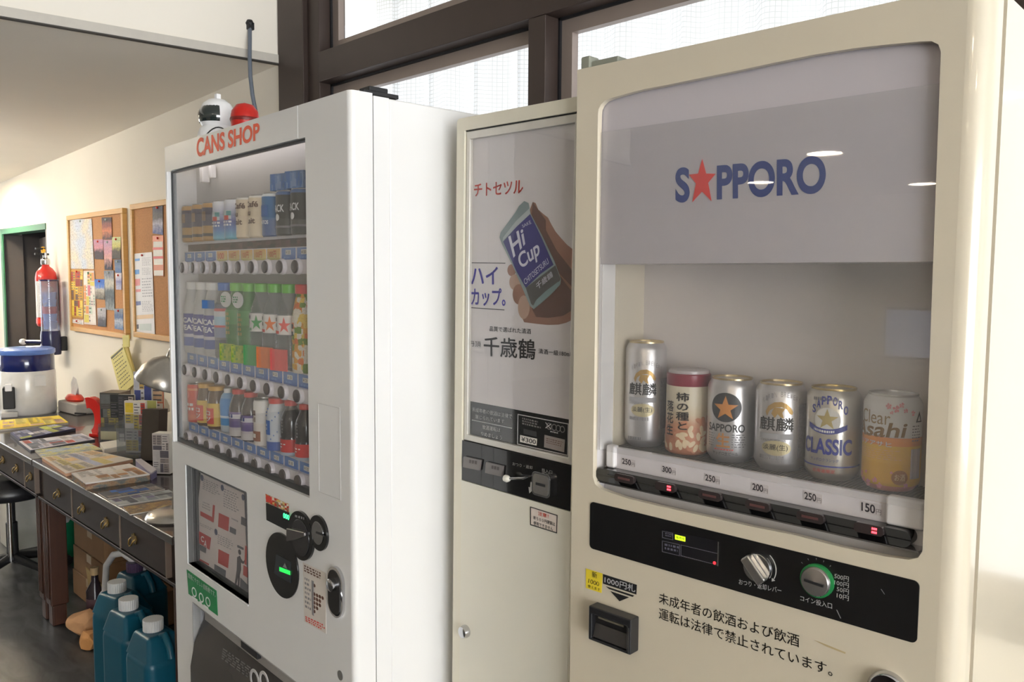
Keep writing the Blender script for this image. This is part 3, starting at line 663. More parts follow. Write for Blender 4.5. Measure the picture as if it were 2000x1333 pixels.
def deco(t):
    sleeve(RC+.0010, -35, 30, .046, .066).build('label_panel', mat('label_pale', (206, 214, 214), .5), t)
    sleeve(RC+.0016, -18, 16, .044, .054).build('label_spot', redt, t); sleeve(RC+.0018, 4, 30, .054, .064).build('label_corner', mat('label_teal', (92, 160, 160), .5), t)
    scrib(ontube(RC+.0014, -34, 34, .028, .042), 2, whitet, t, 4, 2)
for i, l in ((3, 'blue can with red and white picture, left of the pair'), (4, 'blue can with red and white picture, right of the pair')): topcan(i, l, bluew, deco)
creamc = bands('can_cream', [(0, (224, 206, 178)), (.95, (236, 230, 220))], H1)
def cafe(t): write('Café\nau\nLait', ontube(RC+.0012, -42, 40, .030, .078), brownt, t, .03)
for i, l in ((5, 'cream milk coffee can beside the blue cans'), (6, 'cream milk coffee can, right one of the two')): topcan(i, l, creamc, cafe)
def tos(t): sleeve(RC+.001, -40, 20, .042, .066).build('label_panel', mat('label_blue', (64, 110, 176), .5), t); write('SANTOS', ontube(RC+.0012, -45, 22, .026, .034), whitet, t, .02)
topcan(7, 'deep blue coffee can between the cream and black cans', bands('can_deep_blue', [(0, (70, 96, 146)), (.4, (58, 110, 160)), (.93, (228, 230, 232))], H1), tos)
def blackc(t):
    write('BLACK', ontube(RC+.0012, -55, 30, .048, .063), whitet, t, .02); write('●', ontube(RC+.0012, -22, 5, .030, .044), whitet, t)
    sleeve(RC+.0012, -60, 60, .016, .020).build('label_line', greyt, t)
for i, l in ((8, 'black coffee can beside the deep blue can'), (9, 'black coffee can at the right end of the top row')):
    t = topcan(i, l, bands('can_black', [(0, (62, 62, 60)), (.92, (78, 110, 160))], H1), blackc)
    MB().box(-.027, .027, -.024, .010, H1+.002, H1+.036).build('top_card', printed('pop_card_blue', [(70, 116, 184), (104, 140, 190), (90, 124, 170), (130, 156, 196)], 5, 1.2), t)
# middle row: bottles
H2 = .180; RB = .0265
def bottle(name, label, i, z, h, cap, body, group, neck=.42, rb=RB, cat='bottle', bodyrough=.2):
    t = prod(name, label, cat, i, z, group)
    MB().lathe([(rb*.9, 0), (rb, .006), (rb, h*.30), (rb*.95, h*.33), (rb, h*.36), (rb, h*.60), (rb*.9, h*.70), (rb*neck*1.15, h*.84), (rb*neck, h*.88), (rb*neck, h*.90)], seg=24).build('body', body, t, smooth=50)
    MB().lathe([(rb*neck*1.2, h*.895), (rb*neck*1.22, h*.99), (rb*neck*1.1, h), (0, h)], seg=18).build('cap', cap, t, smooth=40)
    return t
pet = glass('clear_bottle', (226, 230, 232), refl=1.0, haze=.16)
G2 = 'bottles on the middle row of the white machine'
pcl = bands('label_blue_band', [(0, (76, 96, 164)), (.27, (206, 204, 214)), (.37, (66, 70, 150))], .082, z0=.018)
wcap = mat('white_cap', (226, 224, 222), .4)
for i, l in enumerate(('clear bottle with blue band label, leftmost on the middle row', 'clear bottle with blue band label, second on the middle row', 'clear bottle with blue band label, third on the middle row')):
    t = bottle('sports_drink_bottle', l, i, 1.309, H2, wcap, mat('cloudy_drink', (190, 190, 190), .3), G2, .62)
    MB().lathe([(RB*1.03, .018), (RB*1.03, .100)], seg=24, cap=False).build('label', pcl, t, smooth=60)
    write('POCARI\nSWEAT', ontube(RB*1.06, -75, 75, .058, .090), whitet, t, .03)
capb = mat('blue_cap', (62, 110, 190), .4); capg = mat('green_cap', (104, 188, 66), .4); capr = mat('red_cap', (206, 44, 42), .4)
t = bottle('water_bottle', 'clear water bottle with blue cap and red striped label', 3, 1.309, H2, capb, pet, G2, .55)
MB().lathe([(RB*1.03, .050), (RB*1.03, .130)], seg=24, cap=False).build('label', bands('label_water', [(0, (140, 150, 178)), (.30, (206, 80, 84)), (.36, (170, 206, 226)), (.62, (214, 214, 220)), (.78, (206, 80, 84)), (.86, (112, 116, 128))], .08, z0=.05), t, smooth=60)
MB().prism([rect(-.05, -.004, .118, .138)], -.030, -.0285).build('neck_flag', mat('flag_blue', (70, 116, 180), .5), t)
tea = mat('green_tea', (58, 122, 62), .25, var=.08, scale=60)
for i, l in ((4, 'green tea bottle with round white tag, left of two'), (5, 'green tea bottle with round white tag, right of two')):
    t = bottle('tea_bottle', l, i, 1.309, H2, capg, tea, G2, .5)
    MB().lathe([(RB*1.03, .052), (RB*1.03, .118)], seg=24, cap=False).build('label', bands('label_tea', [(0, (52, 116, 56)), (.5, (70, 140, 74))], .066, z0=.052), t, smooth=60)
    scrib(ontube(RB*1.06, -16, 16, .058, .112), 5, goldt, t, 2, 9)
    MB().lathe([(.0, 0), (.018, 0), (.018, .003), (0, .003)], (-.004, -.030, .142), 20, ax='Y').build('round_tag', wcap, t, smooth=40)
    scrib(lambda s, q: (-.014+s*.02, -.0334, .134+q*.016), 3, greent, t, 3, 3)
    MB().box(-.026, .026, -.032, -.030, .0, .040).build('base_card', printed('base_card_lime', [(172, 190, 70), (110, 160, 70), (190, 200, 90), (150, 180, 60)], 4, 4), t)
for i, l, c, cc_ in ((6, 'clear flavoured water bottle with green star label', (44, 150, 72), (70, 160, 92)), (7, 'clear flavoured water bottle with orange star label', (236, 120, 48), (224, 122, 66)), (8, 'clear flavoured water bottle with pink red star label', (224, 90, 84), (220, 92, 92))):
    t = bottle('flavoured_water_bottle', l, i, 1.309, H2, capg, pet, G2, .5)
    MB().lathe([(RB*1.03, .075), (RB*1.03, .115)], seg=24, cap=False).build('label', mat('label_white', (226, 222, 218), .5), t, smooth=60)
    sm = mat('star_%d' % i, c, .5)
    write('★', ontube(RB*1.07, -6, 52, .080, .112), sm, t, .02); scrib(ontube(RB*1.07, -58, -8, .086, .110), 2, blkt, t, 3, i)
    sleeve(RB*1.08, -60, -5, .077, .083).build('label_bar', redt if i > 6 else greent, t)
    MB().box(-.026, .026, -.032, -.030, .0, .045).build('base_card', mat('base_card_%d' % i, cc_, .5, var=.1, scale=90), t)
t = bottle('juice_bottle', 'fruit juice bottle with red cap at the right end of the middle row', 9, 1.309, H2, capr, printed('juice_label', [(226, 216, 200), (226, 160, 60), (232, 196, 90), (120, 150, 60), (222, 120, 60), (228, 222, 204)], 3, 7), G2, .6)
scrib(ontube(RB*1.04, -45, 5, .07, .10), 2, blkt, t, 2, 4)
# bottom row
G3 = 'drinks on the bottom row of the white machine'
H3 = .150
t = prod('soup_can', 'red can at the left end of the bottom row', 'can', 0, 1.129, G3)
MB().lathe([(.024, 0), (.026, .004), (.026, .122), (.0235, .130)], seg=26).build('body', bands('can_red', [(0, (206, 70, 52)), (.1, (214, 96, 60)), (.2, (206, 62, 50)), (.84, (222, 140, 96)), (.9, (206, 62, 50))], .13), t, smooth=50)
MB().lathe([(.0235, .130), (.024, .133), (.022, .133), (.0215, .129), (0, .129)], seg=26).build('lid', alu, t, smooth=40)
scrib(ontube(.0268, -50, 40, .036, .066), 2, whitet, t, 4, 5); write('◎', ontube(.0268, -40, 5, .082, .108), mat('pink_print', (232, 150, 140), .5), t)
amber = mat('amber_glass', (92, 64, 44), .15, coat=.4)
for i, l in ((1, 'amber bottle with yellow and red label, left of two'), (2, 'amber bottle with yellow and red label, right of two')):
    t = bottle('ginger_drink_bottle', l, i, 1.129, .142, mat('gold_cap', (214, 160, 60), .35), amber, G3, .72)
    MB().lathe([(RB*1.03, .010), (RB*1.03, .086)], seg=24, cap=False).build('label', mat('label_yellow', (222, 184, 82), .45, var=.1, scale=80), t, smooth=60)
    sleeve(RB*1.07, -52, 34, .018, .070).build('red_disc', redt, t)
    write('ロ\nツ', ontube(RB*1.1, -30, 14, .026, .060), whitet, t, .03)
t = prod('pouch_drink', 'bright blue pouch drink between amber and grape bottles', 'pouch', 3, 1.129, G3)
MB().lathe([(.020, 0), (.0235, .004), (.0245, .05), (.026, .098), (.020, .118), (.013, .128)], seg=20, sy=.75).build('body', bands('pouch_blue', [(0, (196, 206, 214)), (.18, (66, 148, 214)), (.36, (210, 224, 236)), (.42, (62, 140, 210)), (.85, (120, 170, 214))], .13), t, smooth=60)
MB().lathe([(.010, .126), (.010, .142), (0, .143)], seg=16).build('cap', wcap, t, smooth=40)
for i, l in ((4, 'dark grape drink bottle with red cap, left of two'), (5, 'dark grape drink bottle with red cap, right of two')):
    t = bottle('grape_drink_bottle', l, i, 1.129, .150, capr, mat('grape_drink', (58, 46, 50), .2, coat=.3), G3, .56)
    MB().lathe([(RB*1.03, .004), (RB*1.03, .080)], seg=24, cap=False).build('label', bands('label_grape', [(0, (206, 200, 198)), (.25, (196, 186, 190)), (.36, (96, 78, 140)), (.62, (120, 100, 150)), (.72, (222, 218, 224)), (.9, (110, 92, 150))], .076, z0=.004), t, smooth=60)
    scrib(ontube(RB*1.06, -60, 30, .061, .073), 1, navyt, t, 5, 3, .9)
t = prod('coffee_can', 'tall white coffee can with brown cup picture', 'can', 6, 1.129, G3)
MB().lathe([(.025, 0), (.0265, .004), (.0265, .128), (.0245, .135)], seg=26).build('body', bands('can_white', [(0, (224, 216, 208)), (.5, (228, 224, 220))], .135), t, smooth=50)
MB().lathe([(.0245, .135), (.025, .139), (.0228, .139), (.0222, .134), (0, .134)], seg=26).build('lid', alu, t, smooth=40)
scrib(ontube(.0275, -58, 14, .066, .106), 2, brownt, t, 2.5, 12, .75); sleeve(.0275, -55, 30, .014, .044).build('cup_print', mat('cup_brown', (150, 92, 66), .5), t); sleeve(.0279, -38, 0, .024, .036).build('milk_print', paper, t)
t = bottle('yogurt_drink_bottle', 'white and blue dotted bottle with red cap', 7, 1.129, .152, capr, mat('milk_white', (214, 218, 224), .35), G3, .66)
MB().lathe([(RB*1.02, 0), (RB*1.03, .026)], seg=24, cap=False).build('base_band', mat('base_blue', (70, 100, 176), .4), t, smooth=60)
sleeve(RB*1.05, -45, 8, .046, .088).build('blue_panel', mat('panel_blue', (44, 104, 190), .4), t); scrib(ontube(RB*1.09, -32, -6, .056, .078), 2, whitet, t, 2, 3)
dt = MB()
for k in range(16):
    a = R(-70+9*k); z = .034+.011*((k*5) % 9); q = Vector((math.sin(a), -math.cos(a), 0)); p = q*(RB*1.02)
    dt.lathe([(.0022, 0), (.0022, .0006), (0, .0006)], (p.x, p.y, z), 8, ax='Y')
dt.build('dots', mat('dot_blue', (96, 130, 200), .4), t)
for i, l in ((8, 'dark cola bottle with red label, left of two'), (9, 'dark cola bottle with red label at the right end')):
    t = bottle('cola_bottle', l, i, 1.129, .156, capr, mat('cola_dark', (46, 38, 38), .15, coat=.4), G3, .5)
    MB().lathe([(RB*1.0, .0), (RB*1.03, .006), (RB*1.03, .046)], seg=24, cap=False).build('label', bands('label_cola', [(0, (170, 180, 196)), (.2, (206, 52, 48))], .046), t, smooth=60)
    scrib(ontube(RB*1.07, -50, 20, .018, .034), 2, whitet, t, 3, 6, .4); scrib(ontube(RB*1.02, -10, 4, .06, .105), 5, greyt, t, 1.6, 7)
# ================================================================ slim cream cup-sake machine
MF = Fr(-1.197, 1.0206, 0, .577, .6)
crm = mat('cream_steel', (222, 216, 198), .35, var=.015, scale=3, coat=.1)
crm2 = mat('cream_steel_light', (222, 218, 204), .38, var=.015, scale=3)
MM = thing('cup_vending_machine', 'slim cream vending machine with a hand and cup poster, between two larger machines', 'vending machine', MF.loc, MF.rot)
MWX, MT = .304, 1.798
fo = [MF.f(910.4, 254.3), MF.f(897.5, 939)]           # outline of the inset frame
ix0 = (fo[0][0]+fo[1][0])/2; iz1 = fo[0][1]; ix1 = .2995
MB().prism([stadium(0, MWX, .04, MT, .008), rect(ix0, ix1, 1.122, iz1)], 0, .03).build('door_front', crm, MM, .002)
MB().box(.002, MWX-.002, .031, .45, .05, MT-.004).build('cabinet', crm, MM, .004)
MB().box(.03, MWX-.03, .04, .43, 0, .05).build('plinth', blkm, MM)
pz0 = MF.f(911, 785.6)[1]; bz = MF.f(899.6, 860)[1]; pz1 = MF.f(921.6, 270)[1]; px0 = MF.f(912.5, 500)[0]; px1 = ix1-.012
pzb = MF.f(910.4, 850.4)[1]
MB().prism([rect(ix0+.0012, ix1-.0012, bz+.0006, iz1-.0018), rect(px0, px1, pzb, pz1)], .004, .02).build('poster_frame', mat('poster_frame', (206, 202, 194), .3, .3), MM, .0015)
MB().box(ix0, ix1, .004, .018, iz1-.0016, iz1).build('frame_shadow_gap', blkm, MM)
PYM = .012
po = MB().box(px0-.004, px1+.004, PYM, PYM+.004, pz0, pz1+.004).build('poster_panel', mat('poster_white', (200, 194, 194), .3, var=.012, scale=5, coat=.2), MM)
ob_ = MB().box(px0-.004, px1+.004, PYM-.0004, PYM+.004, pzb-.004, pz0).build('notice_panel', gl_blk, MM)
MB().box(px0-.002, px1+.002, .0085, .0095, pzb-.002, pz1+.002).build('poster_glass', glass('poster_glass', refl=.8, haze=.008), MM)
def mw(t, pts, m, par, b=.0, y=PYM-.0006, al='LEFT'): return write(t, quad(MF, pts, y), m, par, b, al)
redm = mat('poster_red_print', (216, 62, 44), .5); bluem = mat('poster_blue_print', (58, 46, 176), .5)
mw('チトセツル', [(926, 360), (1022, 351), (1021, 378), (926, 384)], redm, po, .025)
mw('ハイ', [(920.5, 521), (972, 522), (972, 555), (920.5, 557)], bluem, po, .03)
mw('カップ。', [(920.5, 563), (987, 564), (987, 598), (920.5, 597)], bluem, po, .03)
for q in ([(920, 513), (987, 513.6), (987, 515), (920, 514.4)], [(918, 600.4), (985, 605), (985, 606.6), (918, 602)]): patch('poster_rule', MF, q, PYM, blkt, po)
mw('品質で選ばれた清酒', [(956, 637.4), (1037, 642.8), (1037, 653), (956, 647)], blkt, po, .01)
mw('丹頂', [(916, 666), (939, 668), (939, 678), (916, 676.5)], blkt, po)
mw('千歳鶴', [(945, 657), (1046, 664), (1045.4, 703), (945, 695)], blkt, po, .018)
mw('清酒一級180㎖', [(1051.7, 681), (1116, 687.5), (1116, 698), (1051.7, 691)], blkt, po, .01)
# printed hand holding the cup
def hq(pts): return [(940+x/4.763, 380+y/4.763) for x, y in pts]
def hp(name, pts, y, m): return patch(name, MF, hq(pts), y, m, po, .0003)
skin = mat('print_skin', (142, 102, 84), .5, var=.16, scale=14); skin2 = mat('print_skin_shade', (92, 62, 52), .5, var=.14, scale=16); skin3 = mat('print_skin_light', (170, 140, 122), .5, var=.1, scale=22)
hp('hand_print', [(480, 70), (505, 80), (530, 140), (575, 180), (620, 215), (650, 275), (690, 345), (745, 410), (800, 470), (858, 515), (840, 1170), (790, 1195), (720, 1212), (620, 1215), (520, 1205), (400, 1190), (372, 1130), (345, 1080), (430, 900), (500, 600), (470, 300), (450, 150)], PYM, skin)
hp('hand_print_palm', [(640, 640), (720, 740), (800, 850), (845, 900), (842, 1080), (760, 1130), (620, 1150), (510, 1140), (470, 1060), (600, 950)], PYM-.0003, skin2)
hp('hand_print_thumb', [(480, 72), (520, 130), (600, 240), (600, 330), (700, 520), (840, 700), (845, 860), (730, 740), (640, 640), (540, 420), (470, 190)], PYM-.0003, skin2)
for k, (cx, cy, rx, ry) in enumerate(((283, 705), (315, 815), (345, 915), (392, 1015)) and ((283, 705, 38, 55), (315, 818, 52, 74), (352, 930, 58, 95), (398, 1050, 54, 110))):
    c = pell(MF, *hq([(cx, cy)])[0], rx/4.763, ry/4.763, PYM)
    MB().prism([ellipse(c[0], c[1], c[2], c[3], 24)], PYM-.0006-.0001*k, PYM).build('hand_print_finger', skin3 if k % 2 else skin, po)
hp('cup_print', [(170, 400), (180, 355), (320, 165), (350, 110), (400, 62), (440, 80), (460, 180), (560, 370), (680, 620), (742, 790), (735, 840), (650, 930), (560, 1010), (490, 1068), (455, 1040), (300, 680), (195, 465)], PYM-.0011, mat('print_glass', (128, 142, 142), .4, var=.14, scale=26))
hp('cup_print_base', [(415, 870), (690, 660), (738, 790), (700, 850), (490, 1040), (465, 1020)], PYM-.0013, mat('print_glass_dark', (78, 76, 74), .4, var=.16, scale=26))
hp('cup_print_rim', [(480, 1045), (510, 985), (600, 900), (720, 810), (735, 835), (640, 935), (495, 1062)], PYM-.0014, mat('print_glass_rim', (112, 132, 132), .4, var=.1, scale=30))
hp('cup_print_shoulder', [(200, 440), (205, 400), (330, 240), (450, 130), (456, 180), (330, 300), (205, 430)], PYM-.0014, mat('print_glass_top', (164, 170, 172), .4, var=.08, scale=30))
hp('cup_print_label', [(205, 440), (330, 300), (455, 185), (560, 400), (672, 655), (545, 745), (415, 870), (330, 720)], PYM-.0015, mat('print_label_blue', (38, 34, 108), .4, var=.08, scale=16))
wpr = mat('print_silver', (196, 194, 206), .45)
for t, q, b in (('Hi', [(250, 395), (385, 310), (410, 460), (300, 590)], .02), ('Cup', [(328, 570), (525, 405), (555, 600), (385, 735)], .02), ('CHITOSETSURU', [(392, 795), (612, 590), (630, 640), (408, 842)], 0), ('SAKE', [(378, 285), (455, 240), (468, 270), (385, 312)], 0), ('千歳鶴', [(505, 830), (655, 710), (668, 765), (522, 890)], .02)):
    mw(t, hq(q), wpr, po, b, PYM-.0019)
# notice panel
def nw(t, q, m=whitet, b=0): return mw(t, q, m, ob_, b, PYM-.0010)
gw = mat('dim_white_print', (186, 184, 182), .5)
nw('未成年者の飲酒は法律で', [(922, 795.7), (1000, 809.6), (1000, 819), (922, 804)], gw); nw('禁じられています', [(928.4, 809.6), (984.8, 819.7), (984.8, 828), (928.4, 818)], gw)
nw('飲酒運転は', [(942, 830), (977, 836.7), (977, 845), (942, 838.4)], gw); nw('やめましょう', [(939, 843), (980, 851.6), (980, 860), (939, 851)], gw)
patch('notice_rule', MF, [(922, 820), (1000, 836), (1000, 837.6), (922, 821.4)], PYM-.0006, gw, ob_)
o_, i_ = MF.poly([(1011.7, 809), (1111, 828), (1109.7, 890.8), (1010.8, 868.4)], PYM), MF.poly([(1012.7, 810.6), (1110, 829.4), (1108.8, 889), (1011.8, 867)], PYM)
MB().prism([o_, i_], PYM-.0011, PYM-.0005).build('notice_outline', gw, ob_)
pl = patch('price_plate', MF, [(1016.5, 850.4), (1049, 857.6), (1048, 870.8), (1016, 863.6)], PYM-.0006, paper, ob_)
write('¥300', quad(MF, [(1018, 853), (1047, 859.5), (1046.4, 868.6), (1017.6, 862.2)], PYM-.0016), blkt, pl, .01)
scrib(quad(MF, [(1020, 816), (1058, 825), (1058, 840), (1020, 831)], PYM-.001), 3, mat('faint_print', (110, 106, 104), .5), ob_, 9, 4, .6)
patch('sold_window', MF, [(1023, 838), (1048, 844), (1048, 854), (1023, 848)], PYM-.0006, blkm, ob_)
g2 = patch('grey_plate', MF, [(1064, 850), (1103.5, 859.5), (1102, 884), (1063, 874)], PYM-.0006, mat('grey_plate', (150, 140, 136), .5), ob_)
scrib(quad(MF, [(1067, 856), (1100, 864), (1100, 876), (1067, 868)], PYM-.0016), 3, brownt, g2, 8, 2, .4)
for k, px in enumerate((1073, 1083, 1091, 1099)):
    c = pell(MF, px, 833+.23*(px-1073), 5, 6, PYM); MB().prism([ellipse(c[0], c[1], c[2], c[2], 18), ellipse(c[0], c[1], c[2]*.75, c[2]*.75, 18)], PYM-.0012, PYM-.0006).build('coin_mark', MATS['faint_print'], ob_)
write('✕', quad(MF, [(1065, 825), (1077, 828), (1077, 840), (1065, 837)], PYM-.0016), gw, ob_, .01)
scrib(quad(MF, [(1075, 842), (1093, 846), (1093, 850), (1075, 846)], PYM-.001), 1, gw, ob_, 5, 3)
# coin panel
cz1 = MF.f(899, 863)[1]; cz0 = 1.122
cp = MB().box(ix0+.0006, ix1+.001, .001, .012, cz0+.001, bz).build('coin_panel', gl_blk, MM)
def cw(t, q, b=0): return write(t, quad(MF, q, .0004), gw, cp, b)
cw('おつり・返却', [(1001, 902.8), (1040, 911), (1040, 917.6), (1001, 909.6)], .005); cw('投入口', [(1058, 915), (1078.5, 920), (1078.5, 926.6), (1058, 922)], .005)
smoke = mat('smoked_lamp', (112, 106, 104), .3, coat=.3)
for q in ([(909, 891), (942.5, 898.4), (939.5, 919), (907.3, 912.4)], [(952.4, 902), (985.6, 910), (983.6, 931), (950.5, 923.6)]):
    b_ = patch('indicator_window', MF, q, .001, smoke, cp, .005, .001)
    a4 = [((x+sum(p[0] for p in q)/4*1.0)/2, (y+sum(p[1] for p in q)/4)/2) for x, y in q]
    scrib(quad(MF, a4, -.0042), 1, mat('dark_grey_print', (80, 74, 72), .5), b_, 4, 5)
k1 = MF.f(1000.4, 932.8); k2 = MF.f(1029, 933)
lv = MB().tube([(k2[0], .0, k2[1]), (k2[0], -.010, k2[1]), (k1[0], -.014, k1[1])], .0022, 8).build('return_lever', ch, cp, smooth=50)
MB().lathe([(0, -.0075), (.006, -.004), (.0065, .002), (.004, .007), (0, .008)], (k1[0], -.014, k1[1]), 14, ax='X').build('lever_knob', mat('knob_ivory', (222, 218, 206), .3), lv, smooth=50)
MB().prism([MF.poly([(1036, 942), (1041, 943), (1039, 955), (1042, 956), (1033.5, 964), (1032, 952), (1035, 953)], 0)], .0002, .001).build('turn_arrow', gw, cp)
c = MF.f(1062.4, 946)
sl = MB().prism([stadium(c[0]-.0215, c[0]+.0215, c[1]-.0205, c[1]+.0205, .008)], -.008, .001).build('coin_slot_plate', ch, cp, .002)
MB().prism([stadium(c[0]-.018, c[0]+.018, c[1]-.017, c[1]+.017, .006)], -.0086, -.0075).build('coin_slot_face', mat('brushed_metal', (150, 146, 142), .35, .8, var=.08, stretch=(4, 4, 60)), sl)
MB().box(c[0]-.011, c[0]+.011, -.0092, -.0084, c[1]-.002, c[1]+.0025).build('coin_slot', blkt, sl)
# lower door, sticker, lock
MB().prism([rect(ix0+.001, ix1+.001, .10, cz0)], -.0004, .002).build('lower_door', crm2, MM)
sk = patch('caution_sticker', MF, [(1037, 989.7), (1090, 1006.5), (1089, 1042), (1037, 1025.7)], -.0006, mat('sticker_pink_white', (222, 208, 198), .5), MM)
o_, i_ = MF.poly([(1037, 989.7), (1090, 1006.5), (1089, 1042), (1037, 1025.7)], 0), MF.poly([(1038, 991.4), (1089, 1007.6), (1088.2, 1040.2), (1038, 1024.4)], 0)
MB().prism([o_, i_], -.0022, -.0012).build('sticker_outline', blkt, sk)
write('注意！', quad(MF, [(1051, 999), (1071, 1005.5), (1071, 1013), (1051, 1007)], -.002), redm, sk, .02)
write('新５００円硬貨は', quad(MF, [(1042, 1008), (1084, 1021), (1084, 1029), (1042, 1015)], -.002), blkt, sk, .01); write('使用できません', quad(MF, [(1042, 1018), (1080, 1030), (1080, 1038), (1042, 1026)], -.002), blkt, sk, .01)
c = MF.f(911, 1233); MB().lathe([(.012, .0), (.0125, -.004), (.0105, -.012), (.007, -.0135), (0, -.0135)], (c[0], 0, c[1]), 24, ax='Y').build('lock', ch, MM, smooth=40)
# ================================================================ cream beer machine
SF = Fr(-.859, .9898, 0, -1.5045)
beige = mat('beige_steel', (210, 200, 180), .22, var=.02, scale=3, coat=.25)
SM = thing('beer_vending_machine', 'large cream beer vending machine with a star logo sign, at the right', 'vending machine', SF.loc, SF.rot)
SX, ST, SD = .574, 1.8275, .60
opx = [(1167, 224), (1169, 213.6), (1173.5, 204.6), (1181.8, 196.3), (1196, 191), (1214, 186), (1235, 180), (1260, 173.8), (1300, 166.5), (1366, 153), (1428, 140.5), (1494, 126.5), (1586, 107.5), (1670, 94), (1736, 86.7), (1797.6, 81), (1819.6, 80.5), (1832.8, 87), (1837.5, 101), (1807, 1060), (1804, 1078), (1793, 1090), (1775, 1094), (1730, 1088), (1640, 1069), (1550, 1045.5), (1470, 1030), (1400, 1014), (1336, 1000), (1282, 988), (1228, 975), (1195.6, 964.4), (1172, 955.4), (1162, 946), (1158, 932)]
hole = SF.poly(opx)
OX0, OX1 = .0415, .5285
hole = [(min(max(x, OX0), OX1), z) for x, z in hole]
MB().prism([[(0, .04), (.549, .04), (.549, ST), (0, ST)], hole], 0, .010).build('door_front', beige, SM, .0035, 3)
prof = [(.549, 0)]+[(.549+.025*math.sin(R(a)), .025-.025*math.cos(R(a))) for a in range(9, 91, 9)]+[(.574, .040), (.55, .040), (.55, .010)]
e_ = exz(MB(), prof, .04, ST).box(0, .012, .0101, .04, .04, ST).box(.012, .55, .0101, .04, ST-.02, ST).build('door_edge', beige, SM, smooth=35)
gsk = MB().box(.552, .563, .040, .055, .05, ST-.004).box(.0, .006, .040, .048, .05, ST-.004).build('door_gasket', mat('grey_gasket', (158, 150, 136), .6), SM)
# cabinet shell (hollow around the display)
cb = MB().box(.0, .045, .048, SD, .05, ST-.002).box(.53, SX, .055, SD, .05, ST-.002).box(.045, .53, .048, SD, ST-.06, ST-.002).box(.045, .53, .048, SD, .05, 1.14).box(.045, .53, .24, SD, 1.14, ST-.06)
cb.build('cabinet', beige, SM)
MB().box(.03, SX-.03, .05, SD-.03, 0, .05).build('plinth', blkm, SM)
MB().box(.002, .07, .01, .09, ST, ST+.012).box(.002, .02, .005, .03, ST, ST+.02).build('hinge_cap', mat('grey_green_cap', (138, 140, 128), .5), SM, .003)
# sign panel, with star logo
SGZ = 1.528
liner = mat('display_liner_pale', (216, 211, 210), .45)
lips = MB()
nh = len(hole)
cxh = sum(p[0] for p in hole)/nh; czh = sum(p[1] for p in hole)/nh
def shr(p, k=.006): return (p[0]+(k if p[0] < cxh else -k)*(abs(p[0]-cxh) > .1), p[1]+(k if p[1] < czh else -k)*(abs(p[1]-czh) > .1))
SGY = .014
sign = MB().prism([[p for p in [(OX0-.004, SGZ), (OX1+.004, SGZ), (OX1+.004, 1.79), (OX0-.004, 1.79)]]], .0115, .015).build('sign_panel', mat('sign_white', (190, 184, 189), .25, var=.01, scale=4, coat=.3), SM)
SQ = .0110
lg = [(1319, 328), (1347, 326), (1347, 395), (1319, 397)]
write('S', quad(SF, lg, SQ), navyt, sign, .035)
write('PPORO', quad(SF, [(1400, 323), (1613, 302), (1613, 377.5), (1400, 391)], SQ), navyt, sign, .035)
MB().prism([SF.poly([(1120+x/2.273, y/2.273) for x, y in [(572, 707), (589, 771), (631, 772), (598, 812), (613, 893), (571, 851), (528, 898), (544, 815), (513, 776), (554, 771)]], SQ)], SQ-.0004, SQ+.0002).build('star_logo', mat('star_red', (226, 50, 44), .4), sign)
# display case
back_y = .130
dl = MB().box(OX0-.003, OX0+.0, .0105, back_y, 1.14, SGZ+.01).box(OX1, OX1+.003, .0105, back_y, 1.14, SGZ+.01).box(OX0, OX1, .015, back_y, SGZ, SGZ+.004)
dl.build('display_liner', liner, SM)
MB().box(OX0+.0, OX0+.002, .016, .092, 1.235, SGZ).build('display_side_panel', mat('display_side', (236, 233, 231), .4), SM, .002)
MB().box(OX0, OX1, back_y-.004, back_y, 1.2, SGZ).build('display_back', mat('display_back_grey', (216, 208, 205), .5, var=.03, scale=6), SM)
SHZ = 1.2390
MB().box(OX0, OX1, .045, back_y-.004, SHZ-.008, SHZ-.003).build('shelf', mat('shelf_grey', (128, 122, 118), .5), SM)
rib0 = MB().box(0, .0026, .034, .124, SHZ-.003, SHZ).build('shelf_rib', mat('shelf_rib', (104, 98, 94), .45), SM, loc=(.062, 0, 0))
for i in range(1, 82):
    c = rib0.copy(); COL.objects.link(c); c.parent = SM; c.location = (.062+i*.0055, 0, 0)
MB().box(OX0+.001, OX1-.001, .0060, .0080, SGZ-.29, SGZ+.2).build('display_glass', glass('beer_glass', refl=1.25, haze=.055), SM)  # haze puts the milky reflection into the pane's colour
